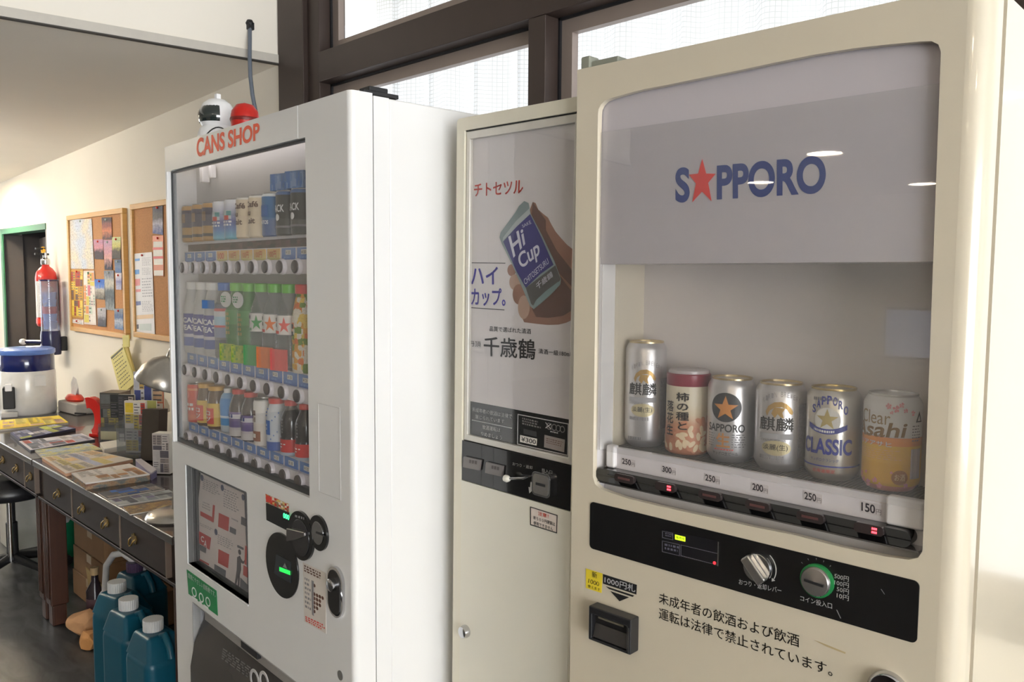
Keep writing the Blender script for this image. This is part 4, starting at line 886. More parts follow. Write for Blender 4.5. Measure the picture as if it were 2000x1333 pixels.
# full pane sits in the door, front of sign and cans
# price strip, button strip, vents
strip = MB().box(OX0+.015, OX1-.02, .026, .034, 1.208, SHZ+.003).build('price_strip', mat('price_strip', (214, 208, 210), .35), SM, .0015)
for (q0, q1) in ((OX0+.010, OX0+.027), (.478, OX1-.006)):
    MB().box(q0, q1, .019, .034, 1.2085, SHZ+.006).build('strip_end', mat('strip_end', (232, 228, 228), .35), SM, .004)
MB().box(OX0, OX1, .030, .06, 1.165, 1.208).build('strip_body', liner, SM, .002)
for (px, py, t, w) in ((1227, 903.5, '250', 24), (1306, 919, '300', 25), (1391, 936, '250', 27), (1484, 954, '200', 29), (1587, 972, '250', 32), (1701, 994, '150', 37)):
    k = .235; h = w*.46
    q = lambda x0, x1, y0, y1: [(px+x0, py+x0*k+y0), (px+x1, py+x1*k+y0), (px+x1, py+x1*k+y1), (px+x0, py+x0*k+y1)]
    tagp = patch('price_tag', SF, q(-w*.56, w*.6, -h*.66, h*.66), .0258, mat('price_tag', (206, 198, 198), .4), strip, .0003)
    write(t, quad(SF, q(-w*.5, w*.22, -h*.5, h*.5), .0252), mat('price_print', (58, 52, 56), .5), tagp, .02); write('円', quad(SF, q(w*.27, w*.54, -h*.1, h*.52), .0252), mat('price_print_grey', (110, 104, 106), .5), tagp, .0)
bs = MB().prism([stadium(.041, .513, 1.1885, 1.2085, .010, 8)], .008, .030).build('button_strip', gl_blk, SM, .002)
MB().box(OX0+.004, OX1-.006, .006, .030, 1.1862, 1.1882).build('strip_edge', ch, SM)
ledr = mat('red_led', (255, 50, 60), .4, emit=6)
for k, (px, py, w, h) in enumerate(((1219.8, 935.5, 19, 7), (1299.6, 951.8, 20, 7.6), (1386.8, 968.5, 22, 8), (1480, 988.5, 24, 9), (1583, 1010.8, 27, 10), (1697, 1034, 29.5, 11))):
    c = SF.f(px, py, .004); hw = abs(SF.f(px+w, py, .004)[0]-SF.f(px-w, py, .004)[0])/2; hh = .0062
    bt = MB().prism([stadium(c[0]-hw, c[0]+hw, c[1]-hh, c[1]+hh, .005)], .002, .009).build('select_button', mat('smoked_button', (54, 46, 46), .18, coat=.5), bs, .0012)
    if k in (1, 5):
        x = c[0]+hw*(.42 if k == 1 else .40)
        ld = MB()
        for a in (-1, 0, 1):
            for b_ in (-1, 1): ld.box(x+a*.0021-.0009, x+a*.0021+.0009, .0012, .002, c[1]+b_*.0022-.0012, c[1]+b_*.0022+.0012)
        ld.build('sold_out_light', ledr, bt)
    else: MB().box(c[0]-hw*.6, c[0]+hw*.6, .0014, .002, c[1]-.0016, c[1]+.0016).build('button_print', mat('dim_red_print', (92, 58, 56), .4), bt)
tray = MB().add([(OX0-.002, .045, 1.186), (OX1+.002, .045, 1.186), (OX1+.002, .040, 1.176), (OX0-.002, .040, 1.176), (OX1+.002, .0102, 1.145), (OX0-.002, .0102, 1.145)], [(0, 1, 2, 3), (3, 2, 4, 5)]).build('vent_tray', mat('vent_grey', (132, 126, 118), .5), SM)
vs_ = MB().add([(0, 0, 0), (.006, 0, 0), (.0075, -.008, -.011), (.0015, -.008, -.011), (0, .002, .0), (.006, .002, 0), (.0075, -.006, -.011), (.0015, -.006, -.011)], [(0, 1, 2, 3), (7, 6, 5, 4), (0, 4, 5, 1), (2, 6, 7, 3), (0, 3, 7, 4), (1, 5, 6, 2)]).build('vent_slot', mat('vent_dark', (40, 38, 38), .6), SM, loc=(.10, .0375, 1.1735))
for i in range(1, 38):
    c = vs_.copy(); COL.objects.link(c); c.parent = SM; c.location = (.10+i*.011, .0375, 1.1735)
# control panel
q = [(1153.6, 981), (1797.4, 1135), (1791, 1256.6), (1152, 1072)]
a, b_, c, d = SF.poly(q)
PZ1, PZ0 = (a[1]+b_[1])/2, (c[1]+d[1])/2; PX0, PX1 = (a[0]+d[0])/2, (b_[0]+c[0])/2
pn = MB().prism([stadium(PX0, PX1, PZ0, PZ1, .007)], -.0012, .001).build('control_panel', mat('panel_black', (12, 12, 14), .3, coat=.3), SM, .0006)
def sw(t, q, m=None, par=None, b=0, y=-.0018, al='LEFT'): return write(t, quad(SF, q, y), m or whitet, par or pn, b, al)
sw('おつり・返却レバー', [(1443, 1131), (1526, 1149), (1526, 1160.5), (1443, 1142)], None, None, .01)
sw('コイン投入口', [(1563, 1163.5), (1625, 1179), (1625, 1190.5), (1563, 1174)], None, None, .01)
for k, (t, x) in enumerate((('500円', 1630), ('100円', 1630), ('50円', 1634.5), ('10円', 1634.5))):
    y = 1120.5+12.6*k; sw(t, [(x, y), (1658, y+7), (1657.5, y+17), (x-.5, y+10)], gw, None, 0)
dsp = patch('sales_display', SF, [(1293.5, 1034), (1405.5, 1058), (1404, 1105.5), (1293.5, 1079)], -.0012, mat('display_smoke', (26, 25, 30), .15, coat=.6), pn, .0006)
ln = MB()
def fram(q, w=1.0):
    cx = sum(p[0] for p in q)/4; cy = sum(p[1] for p in q)/4
    o_ = SF.poly(q); i_ = SF.poly([(x+(w if x < cx else -w), y+(w if y < cy else -w)) for x, y in q]); ln.prism([o_, i_], -.0024, -.0019)
fram([(1295, 1037), (1316, 1041.5), (1316, 1055), (1295, 1050.5)]); fram([(1294.5, 1056), (1329, 1063.5), (1329, 1086), (1294.5, 1078)]); fram([(1331, 1064), (1404, 1081), (1403, 1104), (1331, 1086)])
ln.build('display_frames', mat('display_line', (88, 86, 96), .4), dsp)
lc = MB().prism([SF.poly([(1403.6, 1058), (1406, 1058.6), (1404.6, 1106), (1402.4, 1105)])], -.0026, -.0016).build('display_edge', ch, dsp)
for q, n_ in (([(1299, 1041), (1313, 1044), (1313, 1052), (1299, 1049)], 2), ([(1298, 1062), (1326, 1068), (1326, 1082), (1298, 1076)], 2)): scrib(quad(SF, q, -.0024), n_, mat('display_print', (92, 90, 104), .4), dsp, 5, n_)
gled = patch('on_sale_light', SF, [(1318.7, 1044.6), (1338.5, 1049.4), (1338.5, 1058.6), (1318.7, 1054)], -.0019, mat('lime_led', (196, 226, 40), .4, emit=1.1), dsp, .0006)
write('販売中', quad(SF, [(1320.5, 1047), (1337, 1051), (1337, 1056.6), (1320.5, 1052.6)], -.0029), mat('olive_print', (110, 120, 20), .5), gled, .01)
c = pell(SF, 1397, 1099.5, 2.6, 2.6); MB().prism([ellipse(c[0], c[1], c[2], c[2], 14)], -.0026, -.0019).build('red_dot', mat('red_dot', (255, 40, 50), .4, emit=2.5), dsp)
# knobs
c = SF.f(1484, 1107); 
kb = MB().lathe([(.020, -.001), (.0205, -.006), (.019, -.010), (0, -.010)], (c[0], 0, c[1]), 32, ax='Y').build('return_knob', ch, pn, smooth=40)
MB().box(-.0195, .0195, -.022, -.009, -.0075, .0075).build('knob_grip', mat('knob_metal', (160, 158, 156), .3, .9, var=.05), kb, .003, loc=(c[0], 0, c[1]), rot=(0, R(48), 0))
ar = MB()
for k in range(9):
    a0_, a1_ = R(-28+9*k), R(-28+9*(k+1)); r0, r1 = .0235, .0245
    ar.prism([[(c[0]+r0*math.cos(a0_), c[1]+r0*math.sin(a0_)), (c[0]+r1*math.cos(a0_), c[1]+r1*math.sin(a0_)), (c[0]+r1*math.cos(a1_), c[1]+r1*math.sin(a1_)), (c[0]+r0*math.cos(a1_), c[1]+r0*math.sin(a1_))]], -.002, -.0014)
aa = R(-30); ar.prism([[(c[0]+.0215*math.cos(aa), c[1]+.0215*math.sin(aa)), (c[0]+.0265*math.cos(aa), c[1]+.0265*math.sin(aa)), (c[0]+.024*math.cos(R(-40)), c[1]+.024*math.sin(R(-40)))]], -.002, -.0014)
ar.build('turn_arrow', gw, pn)
c = SF.f(1598, 1133.5)
gr_ = MB().lathe([(.0215, -.001), (.0215, -.006), (.0185, -.007), (.0185, -.003)], (c[0], 0, c[1]), 32, ax='Y', cap=False).build('coin_ring', mat('green_ring', (28, 120, 62), .35), pn, smooth=40)
cs = MB().lathe([(.0190, -.003), (.0186, -.010), (.0172, -.012), (0, -.0135)], (c[0], 0, c[1]), 32, ax='Y').build('coin_knob', mat('coin_metal', (186, 182, 180), .25, .9, var=.04), gr_, smooth=50)
MB().box(-.0125, .0125, -.0142, -.0125, -.0016, .0016).build('coin_slot', blkt, gr_, loc=(c[0], 0, c[1]-.0005), rot=(0, R(4), 0))
tk = MB()
for a in (55, 75, 95, 118, 140, 30): tk.add([(c[0]+.0255*math.cos(R(a)), -.002, c[1]+.0255*math.sin(R(a))), (c[0]+.0285*math.cos(R(a-1)), -.002, c[1]+.0285*math.sin(R(a-1))), (c[0]+.0285*math.cos(R(a+2)), -.002, c[1]+.0285*math.sin(R(a+2)))], [(0, 1, 2)])
tk.build('dial_ticks', greyt, pn)
for q in ([(1634, 1191), (1636, 1192), (1643.5, 1208), (1642, 1208)], [(1721, 1151), (1722.5, 1151), (1729, 1161), (1728, 1161)]): MB().prism([SF.poly(q)], -.0016, -.0011).build('panel_scratch', greyt, pn)
# law notice, bill slot, stickers
law = mat('notice_black', (28, 26, 24), .5)
sw('未成年者の飲酒および飲酒', [(1287, 1157), (1561, 1241), (1561, 1266), (1287, 1179)], law, SM, .004, -.0006)
sw('運転は法律で禁止されています。', [(1287, 1187), (1626, 1299), (1626, 1323), (1287, 1209.5)], law, SM, .004, -.0006)
scu = patch('paint_scuff', SF, [(1590, 1251), (1602, 1255), (1652, 1275), (1651, 1278), (1615, 1264)], -.0002, mat('scuff_tan', (188, 168, 128), .6), SM, .0003)
ys = patch('yellow_sticker', SF, [(1144.6, 1111), (1177, 1121), (1175, 1159), (1144.6, 1149)], -.0002, mat('sticker_yellow', (232, 208, 52), .45), SM, .0004)
write('1000', quad(SF, [(1150, 1131), (1170, 1138), (1170, 1146), (1149, 1139)], -.0012), blkt, ys, -.005); write('使えます', quad(SF, [(1148, 1142), (1172, 1150), (1172, 1156), (1148, 1148)], -.0012), blkt, ys, .0); write('新', quad(SF, [(1156, 1116), (1166, 1119), (1166, 1131), (1156, 1128)], -.0012), blkt, ys)
bd = patch('bill_badge', SF, [(1178, 1122), (1244, 1143), (1243, 1162), (1178, 1140.5)], -.0002, blkt, SM, .0004)
write('1000円札', quad(SF, [(1181, 1126), (1241, 1144), (1240.4, 1158), (1180.6, 1139)], -.0012), whitet, bd, .015)
MB().prism([SF.poly([(1184, 1146), (1239, 1164), (1236, 1166.4), (1190, 1151)])], -.0008, -.0002).prism([SF.poly([(1193, 1155.5), (1229, 1167.5), (1210.5, 1175)])], -.0008, -.0002).build('bill_arrow', blkt, SM)
B4 = SF.poly([(1169, 1177), (1249, 1203.5), (1247, 1271), (1163, 1241)])
bx0, bx1, bz0, bz1 = (B4[0][0]+B4[3][0])/2, (B4[1][0]+B4[2][0])/2, (B4[2][1]+B4[3][1])/2, (B4[0][1]+B4[1][1])/2
bl_ = MB().prism([rect(bx0, bx1, bz0, bz1), rect(bx0+.006, bx1-.008, bz0+.004, bz1-.012)], -.022, 0).build('bill_slot_frame', mat('bill_frame', (34, 34, 36), .3), SM, .002)
MB().box(bx0+.005, bx1-.007, -.012, -.001, bz0+.003, bz1-.011).build('bill_slot_recess', mat('bill_recess', (24, 23, 24), .5), bl_)
MB().add([(bx0+.007, -.019, bz0+.006), (bx1-.009, -.019, bz0+.006), (bx1-.009, -.013, bz1-.028), (bx0+.007, -.013, bz1-.028), (bx0+.007, -.016, bz0+.004), (bx1-.009, -.016, bz0+.004), (bx1-.009, -.012, bz1-.03), (bx0+.007, -.012, bz1-.03)], [(0, 1, 2, 3), (0, 4, 5, 1), (3, 2, 6, 7)]).build('bill_tray', mat('bill_tray', (50, 48, 48), .2, coat=.4), bl_)
MB().box(bx0+.012, bx1-.02, -.0125, -.012, bz1-.020, bz1-.017).build('bill_mouth', mat('bill_mouth', (110, 104, 90), .5), bl_)
MB().box(bx1-.004, bx1-.002, -.0235, -.022, bz0+.002, bz1-.012).build('bill_edge', ch, bl_)
c = SF.f(1737, 1330)
lk = MB().lathe([(.024, 0), (.024, -.006), (.021, -.010), (.019, -.008), (.019, -.002)], (c[0], 0, c[1]-.012), 32, ax='Y', cap=False).build('lock_ring', ch, SM, smooth=50)
MB().lathe([(.0192, -.002), (0, -.002)], (c[0], 0, c[1]-.012), 32, ax='Y').build('lock_recess', mat('lock_dark', (52, 44, 44), .3), lk)
# ------------------------------------------------ cans and jar in the beer machine
CY = .090
def scan(name, label, cat, px, py, group='cans on the beer machine shelf', turn=0):
    h = SF.hit(px, py, 1, CY); w = SF.M @ Vector((h.x, CY, SHZ))
    t = thing(name, label, cat, w, group=group)
    d = CAM-w; t.rotation_euler = (0, 0, math.atan2(d.y, d.x)+math.pi/2+R(turn)); return t
def beer(label, px, py, h, r, body, top, turn=0, name='beer_can'):
    t = scan(name, label, 'can', px, py, turn=turn)
    MB().lathe([(r*.76, .0), (r*.80, .001), (r*.97, .009), (r, .013), (r, h-.013), (r*.94, h-.008), (r*.84, h-.003)], seg=40).build('body', body, t, smooth=50)
    MB().lathe([(r*.835, h-.004), (r*.85, h-.001), (r*.84, h), (r*.80, h-.0005), (r*.77, h-.006), (r*.4, h-.0065), (0, h-.0065)], seg=40).build('lid', top, t, smooth=50)
    return t
silver = mat('can_silver', (206, 203, 204), .3, .75, var=.02); goldl = mat('lid_gold', (196, 176, 138), .3, .8); 
def kirin(t, h, r, zo):
    e = r+.0005
    arc = MB(); n = 16; txt = 'KIRIN BREWERY'
    for k, chh in enumerate(txt):
        if chh == ' ': continue
        a = -42+k*7.0; zz = zo+.088+.010*math.cos(R((k-6)*14)); letters(arc, chh, ontube(e, a, a+5, zz, zz+.007))
    arc.build('lettering', mat('silver_grey_print', (150, 146, 148), .4), t)
    # rearing beast emblem in gold
    for pts in ([(-30, .070), (-24, .078), (-12, .083), (2, .084), (14, .081), (20, .075), (26, .073), (28, .077), (24, .082), (14, .088), (2, .091), (-14, .090), (-28, .084), (-34, .076)], [(-14, .083), (-20, .074), (-12, .068), (-6, .074), (0, .070), (8, .068), (4, .076), (10, .082)]):
        wrapped('beast_emblem', [(a, zo+z) for a, z in pts], e+.0003, goldt, t)
    write('麒麟', ontube(e, -50, 30, zo+.050, zo+.069), blkt, t, .02)
    sleeve(e+.0002, -50, 30, zo+.0385, zo+.0462).build('band_print', mat('band_grey', (168, 166, 168), .45), t)
    scrib(ontube(e, -50, 28, zo+.0345, zo+.0375), 2, mat('silver_grey_print', (150, 146, 148), .4), t, 12, 4, .5)
    # gold oval with small characters
    tri_o = [( -8+34*math.cos(2*math.pi*k/24), .026+.0105*math.sin(2*math.pi*k/24)) for k in range(24)]
    wrapped('gold_oval', [(a, zo+z) for a, z in tri_o], e+.0002, mat('gold_oval', (204, 190, 150), .4, .3), t)
    write('淡麗(生)', ontube(e+.0005, -38, 18, zo+.022, zo+.0315), mat('ink_dark', (52, 46, 44), .5), t, .01)
    scrib(ontube(e, -48, 26, zo+.0085, zo+.015), 1, MATS['silver_grey_print'], t, 12, 8, .8)
G5 = beer('tall silver half-litre beer can with gold oval, leftmost on the shelf', 1259, 866, .168, .0325, silver, goldl, name='tall_beer_can')
kirin(G5, .168, .0325, .034); scrib(ontube(.0331, -52, -5, .012, .017), 1, greyt, G5, 10, 9, .9)
sleeve(.0332, 44, 80, .03, .11).build('fine_print_panel', mat('fine_print', (150, 148, 156), .45, var=.25, scale=300), G5)
t = scan('peanut_snack_jar', 'snack jar with dark red lid and peanut picture, second from left', 'jar', 1342, 882)
r = .0335
MB().lathe([(r*.86, 0), (r*.97, .003), (r, .010), (r, .105)], seg=40).build('body', bands('jar_label', [(0, (196, 128, 96)), (.45, (206, 150, 116)), (.60, (216, 198, 166)), (.75, (222, 210, 186))], .105, .35, interp='LINEAR'), t, smooth=50)
MB().lathe([(r*.97, .104), (r*1.0, .106), (r*1.0, .122), (r*.95, .1235), (r*.9, .1235), (r*.88, .121), (0, .121)], seg=40).build('lid', mat('jar_lid', (140, 44, 62), .3), t, smooth=40)
MB().lathe([(r*.92, .1236), (r*.92, .128), (r*.86, .129), (0, .129)], seg=40).build('lid_cover', mat('jar_lid_cover', (188, 178, 178), .25), t, smooth=40)
nuts = MB(); rd = random.Random(3)
for k in range(95):
    a = rd.uniform(-88, 88); z = rd.uniform(.008, .056 if a > -15 else .040); tl = rd.uniform(0, 180)
    L_, W2 = rd.uniform(.006, .0085), rd.uniform(.003, .004)
    pts = [(L_*math.cos(R(u_))*math.cos(R(tl))-W2*math.sin(R(u_))*math.sin(R(tl)), L_*math.cos(R(u_))*math.sin(R(tl))+W2*math.sin(R(u_))*math.cos(R(tl))) for u_ in range(0, 360, 36)]
    rr = r+.0003+k*.000006
    nuts.add([ontube(rr, a+math.degrees(p/r), 0, max(.004, z+q), 0)(0, 0) for p, q in pts], [tuple(range(10))])
o = nuts.build('nut_print', mat('nut_print', (206, 138, 104), .45, var=.22, scale=90), t)
n2 = MB()
for k in range(26):
    a = rd.uniform(-85, 85); z = rd.uniform(.010, .050 if a > -10 else .034); tl = rd.uniform(0, 180); L_, W2 = .0065, .0034
    pts = [(L_*math.cos(R(u_))*math.cos(R(tl))-W2*math.sin(R(u_))*math.sin(R(tl)), L_*math.cos(R(u_))*math.sin(R(tl))+W2*math.sin(R(u_))*math.cos(R(tl))) for u_ in range(0, 360, 36)]
    n2.add([ontube(r+.0011+k*.00001, a+math.degrees(p/r), 0, max(.004, z+q), 0)(0, 0) for p, q in pts], [tuple(range(10))])
n2.build('nut_print_pale', mat('nut_print_pale', (228, 204, 168), .45, var=.1, scale=90), t)
write('柿\nの\n種\nと', ontube(r+.0016, -30, 2, .040, .096), mat('brush_black', (40, 30, 26), .5), t, .03, 'CENTER')
write('落\n花\n生', ontube(r+.0016, -62, -38, .030, .082), MATS['brush_black'], t, .03, 'CENTER')
t = beer('silver beer can with orange star in black disc, third from left', 1426, 893, .1235, .0345, silver, goldl)
e = .035
wrapped('black_disc', [(-14+38*math.cos(2*math.pi*k/28), .082+.0215*math.sin(2*math.pi*k/28)) for k in range(28)], e, mat('disc_black', (34, 32, 36), .4), t)
sp = [(-14+(31 if k % 2 == 0 else 12.4)*math.sin(2*math.pi*k/10), .0805+(.0185 if k % 2 == 0 else .0074)*math.cos(2*math.pi*k/10)) for k in range(10)]
wrapped('star_emblem', sp, e+.0005, mat('star_orange', (206, 132, 58), .4), t)
write('SAPPORO', ontube(e, -62, 34, .046, .0575), blkt, t, .02); write('生', ontube(e, -35, -2, .024, .044), mat('gold_orange_print', (206, 140, 70), .45), t, .03)
scrib(ontube(e, 2, 40, .022, .043), 6, greyt, t, 4, 11, .4); scrib(ontube(e, -62, -38, .022, .043), 6, greyt, t, 3, 12, .4)
write('サッポロ生ビール', ontube(e, -45, 18, .012, .017), blkt, t, .0); scrib(ontube(e, -40, 10, .0185, .021), 1, redt, t, 9, 2)
t = beer('silver beer can with gold oval, fourth from left', 1521, 911, .1235, .0345, silver, goldl)
kirin(t, .1235, .0345, .008); sleeve(.0350, 44, 84, .02, .095).build('fine_print_panel', MATS['fine_print'], t)
t = beer('pale gold beer can with blue lettering and gold star, fifth from left', 1623, 927, .1235, .0345, mat('can_pale_gold', (204, 198, 188), .3, .7, var=.02), mat('lid_yellow_gold', (184, 160, 104), .3, .8))
arc = MB()
for k, chh in enumerate('SAPPORO'):
    a = -48+k*11.6; u_ = (k-3)/3; zz = .0905+.013*(1-u_*u_); letters(arc, chh, ontube(e, a, a+9.5, zz, zz+.0115), .03)
arc.build('lettering', mat('royal_blue_print', (44, 56, 150), .4), t); rb = MATS['royal_blue_print']
scrib(ontube(e, -45, 25, .1075, .112), 1, greyt, t, 14, 3, .9)
sp = [(-12+(24 if k % 2 == 0 else 9.6)*math.sin(2*math.pi*k/10), .083+(.0145 if k % 2 == 0 else .0058)*math.cos(2*math.pi*k/10)) for k in range(10)]
wrapped('pale_disc', [(-12+28*math.cos(2*math.pi*k/24), .082+.017*math.sin(2*math.pi*k/24)) for k in range(24)], e+.0002, mat('pale_disc', (216, 214, 208), .4), t)
wrapped('star_emblem', sp, e+.0006, mat('star_gold', (196, 176, 118), .35, .4), t)
rbn = MB()
for k in range(16):
    u0_, u1_ = -1+k/8, -1+(k+1)/8
    f = lambda u_, dz: ontube(e+.0008, -12+42*u_, 0, .0635+.007*u_*u_+dz, 0)(0, 0)
    rbn.add([f(u0_, 0), f(u1_, 0), f(u1_, .007), f(u0_, .007)], [(0, 1, 2, 3)])
rbn.build('ribbon', rb, t)
scrib(lambda s, q: ontube(e+.0012, -40+56*s, 0, .0655+.006*(2*s-1)**2*.45+q*.003, 0)(0, 0), 1, whitet, t, 14, 4, 1)
write('CLASSIC', ontube(e, -72, 44, .036, .0575), rb, t, .03); write('サッポロクラシック', ontube(e, -48, 14, .0265, .031), rb, t, .0)
sleeve(e+.0003, -85, 85, .0195, .0212).build('blue_line', rb, t); write('北海道限定', ontube(e, -42, 8, .0115, .0165), redt, t, .0)
t = beer('white and orange beer can with pink blossoms, rightmost on the shelf', 1738, 943, .1235, .035, bands('can_orange', [(0, (226, 150, 130)), (.06, (232, 178, 48)), (.30, (236, 186, 60)), (.48, (232, 150, 66)), (.555, (226, 132, 62)), (.565, (226, 224, 222))], .1235, .3), alu)
e = .0355
write('Clear', ontube(e, -74, -4, .086, .103), mat('olive_gold_print', (150, 124, 80), .4), t, .0); write('Asahi', lambda s, q: ontube(e, lerp(-98, 24, s)+q*6, 0, .0675+.0035*s+q*.019, 0)(0, 0), mat('bronze_print', (140, 104, 44), .35, .3), t, .018)
write('クリアアサヒ', ontube(e, -95, 0, .058, .0645), whitet, t, .02); scrib(ontube(e, -75, 22, .040, .054), 5, mat('pale_orange_print', (238, 190, 130), .5), t, 10, 6, .35)
wrapped('round_mark', [(18+16*math.cos(2*math.pi*k/20), .020+.0095*math.sin(2*math.pi*k/20)) for k in range(20)], e+.0003, mat('mark_bronze', (170, 112, 44), .4), t); write('お酒', ontube(e+.0007, 8, 28, .016, .0245), mat('mark_print', (236, 206, 150), .5), t, .01)
fl_ = MB(); rd = random.Random(5)
for k, (a, z, s_) in enumerate(((-8, .110, 1), (6, .107, 1.2), (16, .112, .9), (24, .105, .8), (-2, .102, .6), (-60, .012, 1), (-45, .009, 1.2), (-30, .014, 1), (-52, .022, .6), (2, .026, .5), (-20, .008, 1), (40, .102, .9), (-68, .018, 1), (30, .010, .9))):
    for j in range(5):
        t_ = R(72*j+rd.uniform(0, 40)); fl_.add([ontube(e+.0004+.00003*j, a, 0, z, 0)(0, 0), ontube(e+.0005, a+4.5*s_*math.cos(t_-.5), 0, z+.0032*s_*math.sin(t_-.5), 0)(0, 0), ontube(e+.0005, a+6*s_*math.cos(t_), 0, z+.0042*s_*math.sin(t_), 0)(0, 0), ontube(e+.0005, a+4.5*s_*math.cos(t_+.5), 0, z+.0032*s_*math.sin(t_+.5), 0)(0, 0)], [(0, 1, 2, 3)])
fl_.build('blossom_print', mat('blossom_pink', (228, 150, 156), .5), t)
sleeve(e+.0002, 40, 68, .018, .056).build('barcode_panel', mat('barcode', (200, 190, 190), .5, var=.3, scale=2, stretch=(400, 400, 2)), t)
MB().prism([[(0, 0), (.012, 0), (.006, .014)], [(.0028, .0016), (.0092, .0016), (.006, .0095)]], 0, .0002, lambda x, y, z: ontube(e+.0004+y, 48+x*1500, 0, .090+z, 0)(0, 0)).build('recycle_mark', blkt, t)
scrib(ontube(e+.0003, 40, 64, .064, .086), 6, greyt, t, 4, 8, .4)
# ================================================================ on top of the white machine, and the wire
t = thing('toy_space_helmet', 'small white toy space helmet with dark visor on the white machine', 'helmet', WF.M @ Vector((.165, .075, 1.83)), (0, 0, WF.rot[2]+R(10)))
hw_ = mat('toy_white', (236, 236, 238), .3, coat=.3)
hs = MB().lathe([(.046, 0), (.048, .010), (.047, .020), (.042, .034), (.036, .040), (.040, .046), (.043, .060), (.041, .078), (.033, .095), (.020, .105), (0, .109)], seg=28).build('shell', hw_, t, smooth=60)
vz = MB(); n_, m_ = 14, 8; vs = []; fs = []
for i in range(n_+1):
    a = R(-155+130*i/n_)
    for j in range(m_+1):
        b_ = R(-22+78*j/m_); rr = .0455; vs.append((rr*math.cos(b_)*math.cos(a), rr*math.cos(b_)*math.sin(a), .063+.040*math.sin(b_)))
for i in range(n_):
    for j in range(m_): q = i*(m_+1)+j; fs.append((q, q+m_+1, q+m_+2, q+1))
vz.add(vs, fs).build('visor', mat('visor_smoke', (34, 44, 44), .08, coat=1), t, smooth=80)
MB().box(-.005, .007, -.005, .007, .104, .120).build('antenna_block', hw_, t, .002)
MB().tube([(.047*math.cos(R(a)), .047*math.sin(R(a)), .010+.022*math.sin(R((a+70)*2.2))) for a in range(-70, 16, 8)], .0016).build('neck_seam', blkm, t)
t = thing('red_toy_dome', 'red dome standing behind the toy helmet on the white machine', 'toy', WF.M @ Vector((.30, .085, 1.83)))
MB().lathe([(.026, 0), (.031, .02), (.033, .042), (.030, .060), (.020, .074), (0, .080)], seg=28).build('dome', mat('toy_red', (196, 34, 26), .35), t, smooth=60); MB().lathe([(.0335, .036), (.0345, .040), (.0335, .044)], seg=28).build('rim', mat('toy_red_dark', (120, 22, 20), .4), t, smooth=60)
w0 = WORLD.hit(488, 52, 0, -3.0)
pts = [w0, WORLD.hit(488, 75, 0, -2.97), WORLD.hit(487.5, 110, 0, -2.95), WORLD.hit(489, 150, 0, -2.93), WORLD.hit(493, 185, 0, -2.92), WORLD.hit(500, 222, 0, -2.91), WORLD.hit(504, 250, 0, -2.90), WORLD.hit(506, 420, 0, -2.90)]
o = thing('hanging_cable', 'grey cable hanging from the fascia down behind the white machine', 'cable', pts[0])
MB().tube([p-pts[0] for p in pts], .0075, 8).build('cable', mat('cable_grey', (104, 112, 124), .5), o, smooth=60)
MB().box(-.02, .012, -.012, .012, -.012, .014).lathe([(.012, -.01), (.016, .0), (.010, .012)], (.0, 0, .012), 10).build('cable_clamp', blkm, o)
# ================================================================ wall: cork boards and papers
wood = mat('board_frame_wood', (206, 160, 92), .5, var=.08, scale=9, stretch=(1, 1, 12))
cork = mat('cork', (190, 138, 92), .85, var=.16, scale=180, bump=.2)
def board(x0, x1, z0, z1, label):
    t = thing('cork_board', label, 'cork board', (x0, NW, z0)); w, h = x1-x0, z1-z0; f = .028
    MB().box(f*.5, w-f*.5, -.014, 0, f*.5, h-f*.5).build('cork_sheet', cork, t)
    for q in ((0, w, h-f, h), (0, w, 0, f), (0, f, f, h-f), (w-f, w, f, h-f)): MB().box(q[0], q[1], -.026, 0, q[2], q[3]).build('frame_rail', wood, t, .003)
board(-5.565, -4.635, 1.158, 1.862, 'cork notice board covered in postcards and maps, nearer the doorway')
board(-4.53, -3.62, 1.176, 1.873, 'cork notice board half hidden by the white machine, with a long timetable')
def zq(pts): return [(120+x/4.443, 380+y/4.443) for x, y in pts]
def sheet(label, pts, m, cat='paper', y=-.017, name='pinned_sheet', grp='papers pinned to the cork boards', pin=None):
    P = BACK.poly(zq(pts), y); c = Vector((sum(p[0] for p in P)/4, NW+y, min(p[1] for p in P)))
    t = thing(name, label, cat, c, group=grp)
    MB().prism([[(p[0]-c.x, p[1]-c.z) for p in P]], -.0012, 0).build('sheet', m, t)
    Q4 = [Vector((p[0]-c.x, p[1]-c.z)) for p in P]
    def fn(s, q, l): v = (Q4[3]*(1-s)+Q4[2]*s)*(1-q)+(Q4[0]*(1-s)+Q4[1]*s)*q; return (v.x, -.0012-l, v.y)
    collage(fn, m, t, len(label)*5, .06, .0006, .7)
    tp = P[0] if P[0][1] > P[3][1] else P[3]
    MB().lathe([(.005, 0), (.006, -.004), (.0045, -.008), (0, -.008)], (lerp(P[0][0], P[1][0], .5)-c.x, -.001, lerp(P[0][1], P[1][1], .5)-c.z-.012), 10, ax='Y').build('push_pin', mat(*((pin or 'red'), {'red': (210, 60, 40), 'clear': (190, 200, 190), 'green': (80, 150, 110)}[pin or 'red'], .3)), t, smooth=40)
    return t, c, P
sheet('pale area map pinned at the upper left of the cork board', [(75, 217), (262, 212), (285, 648), (82, 645)], printed('area_map', [(198, 206, 220), (206, 210, 214), (214, 206, 196), (222, 214, 190), (206, 198, 204)], 2.2, 2.2, kind='noise'), 'map', pin='clear')
t, c, P = sheet('brown and yellow festival poster at the lower left of the cork board', [(82, 655), (190, 650), (190, 1075), (87, 1064)], sheetpal('festival_poster', [(196, 150, 60), (150, 70, 56), (222, 196, 70), (120, 84, 66), (230, 200, 90), (180, 60, 50)]), 'poster')
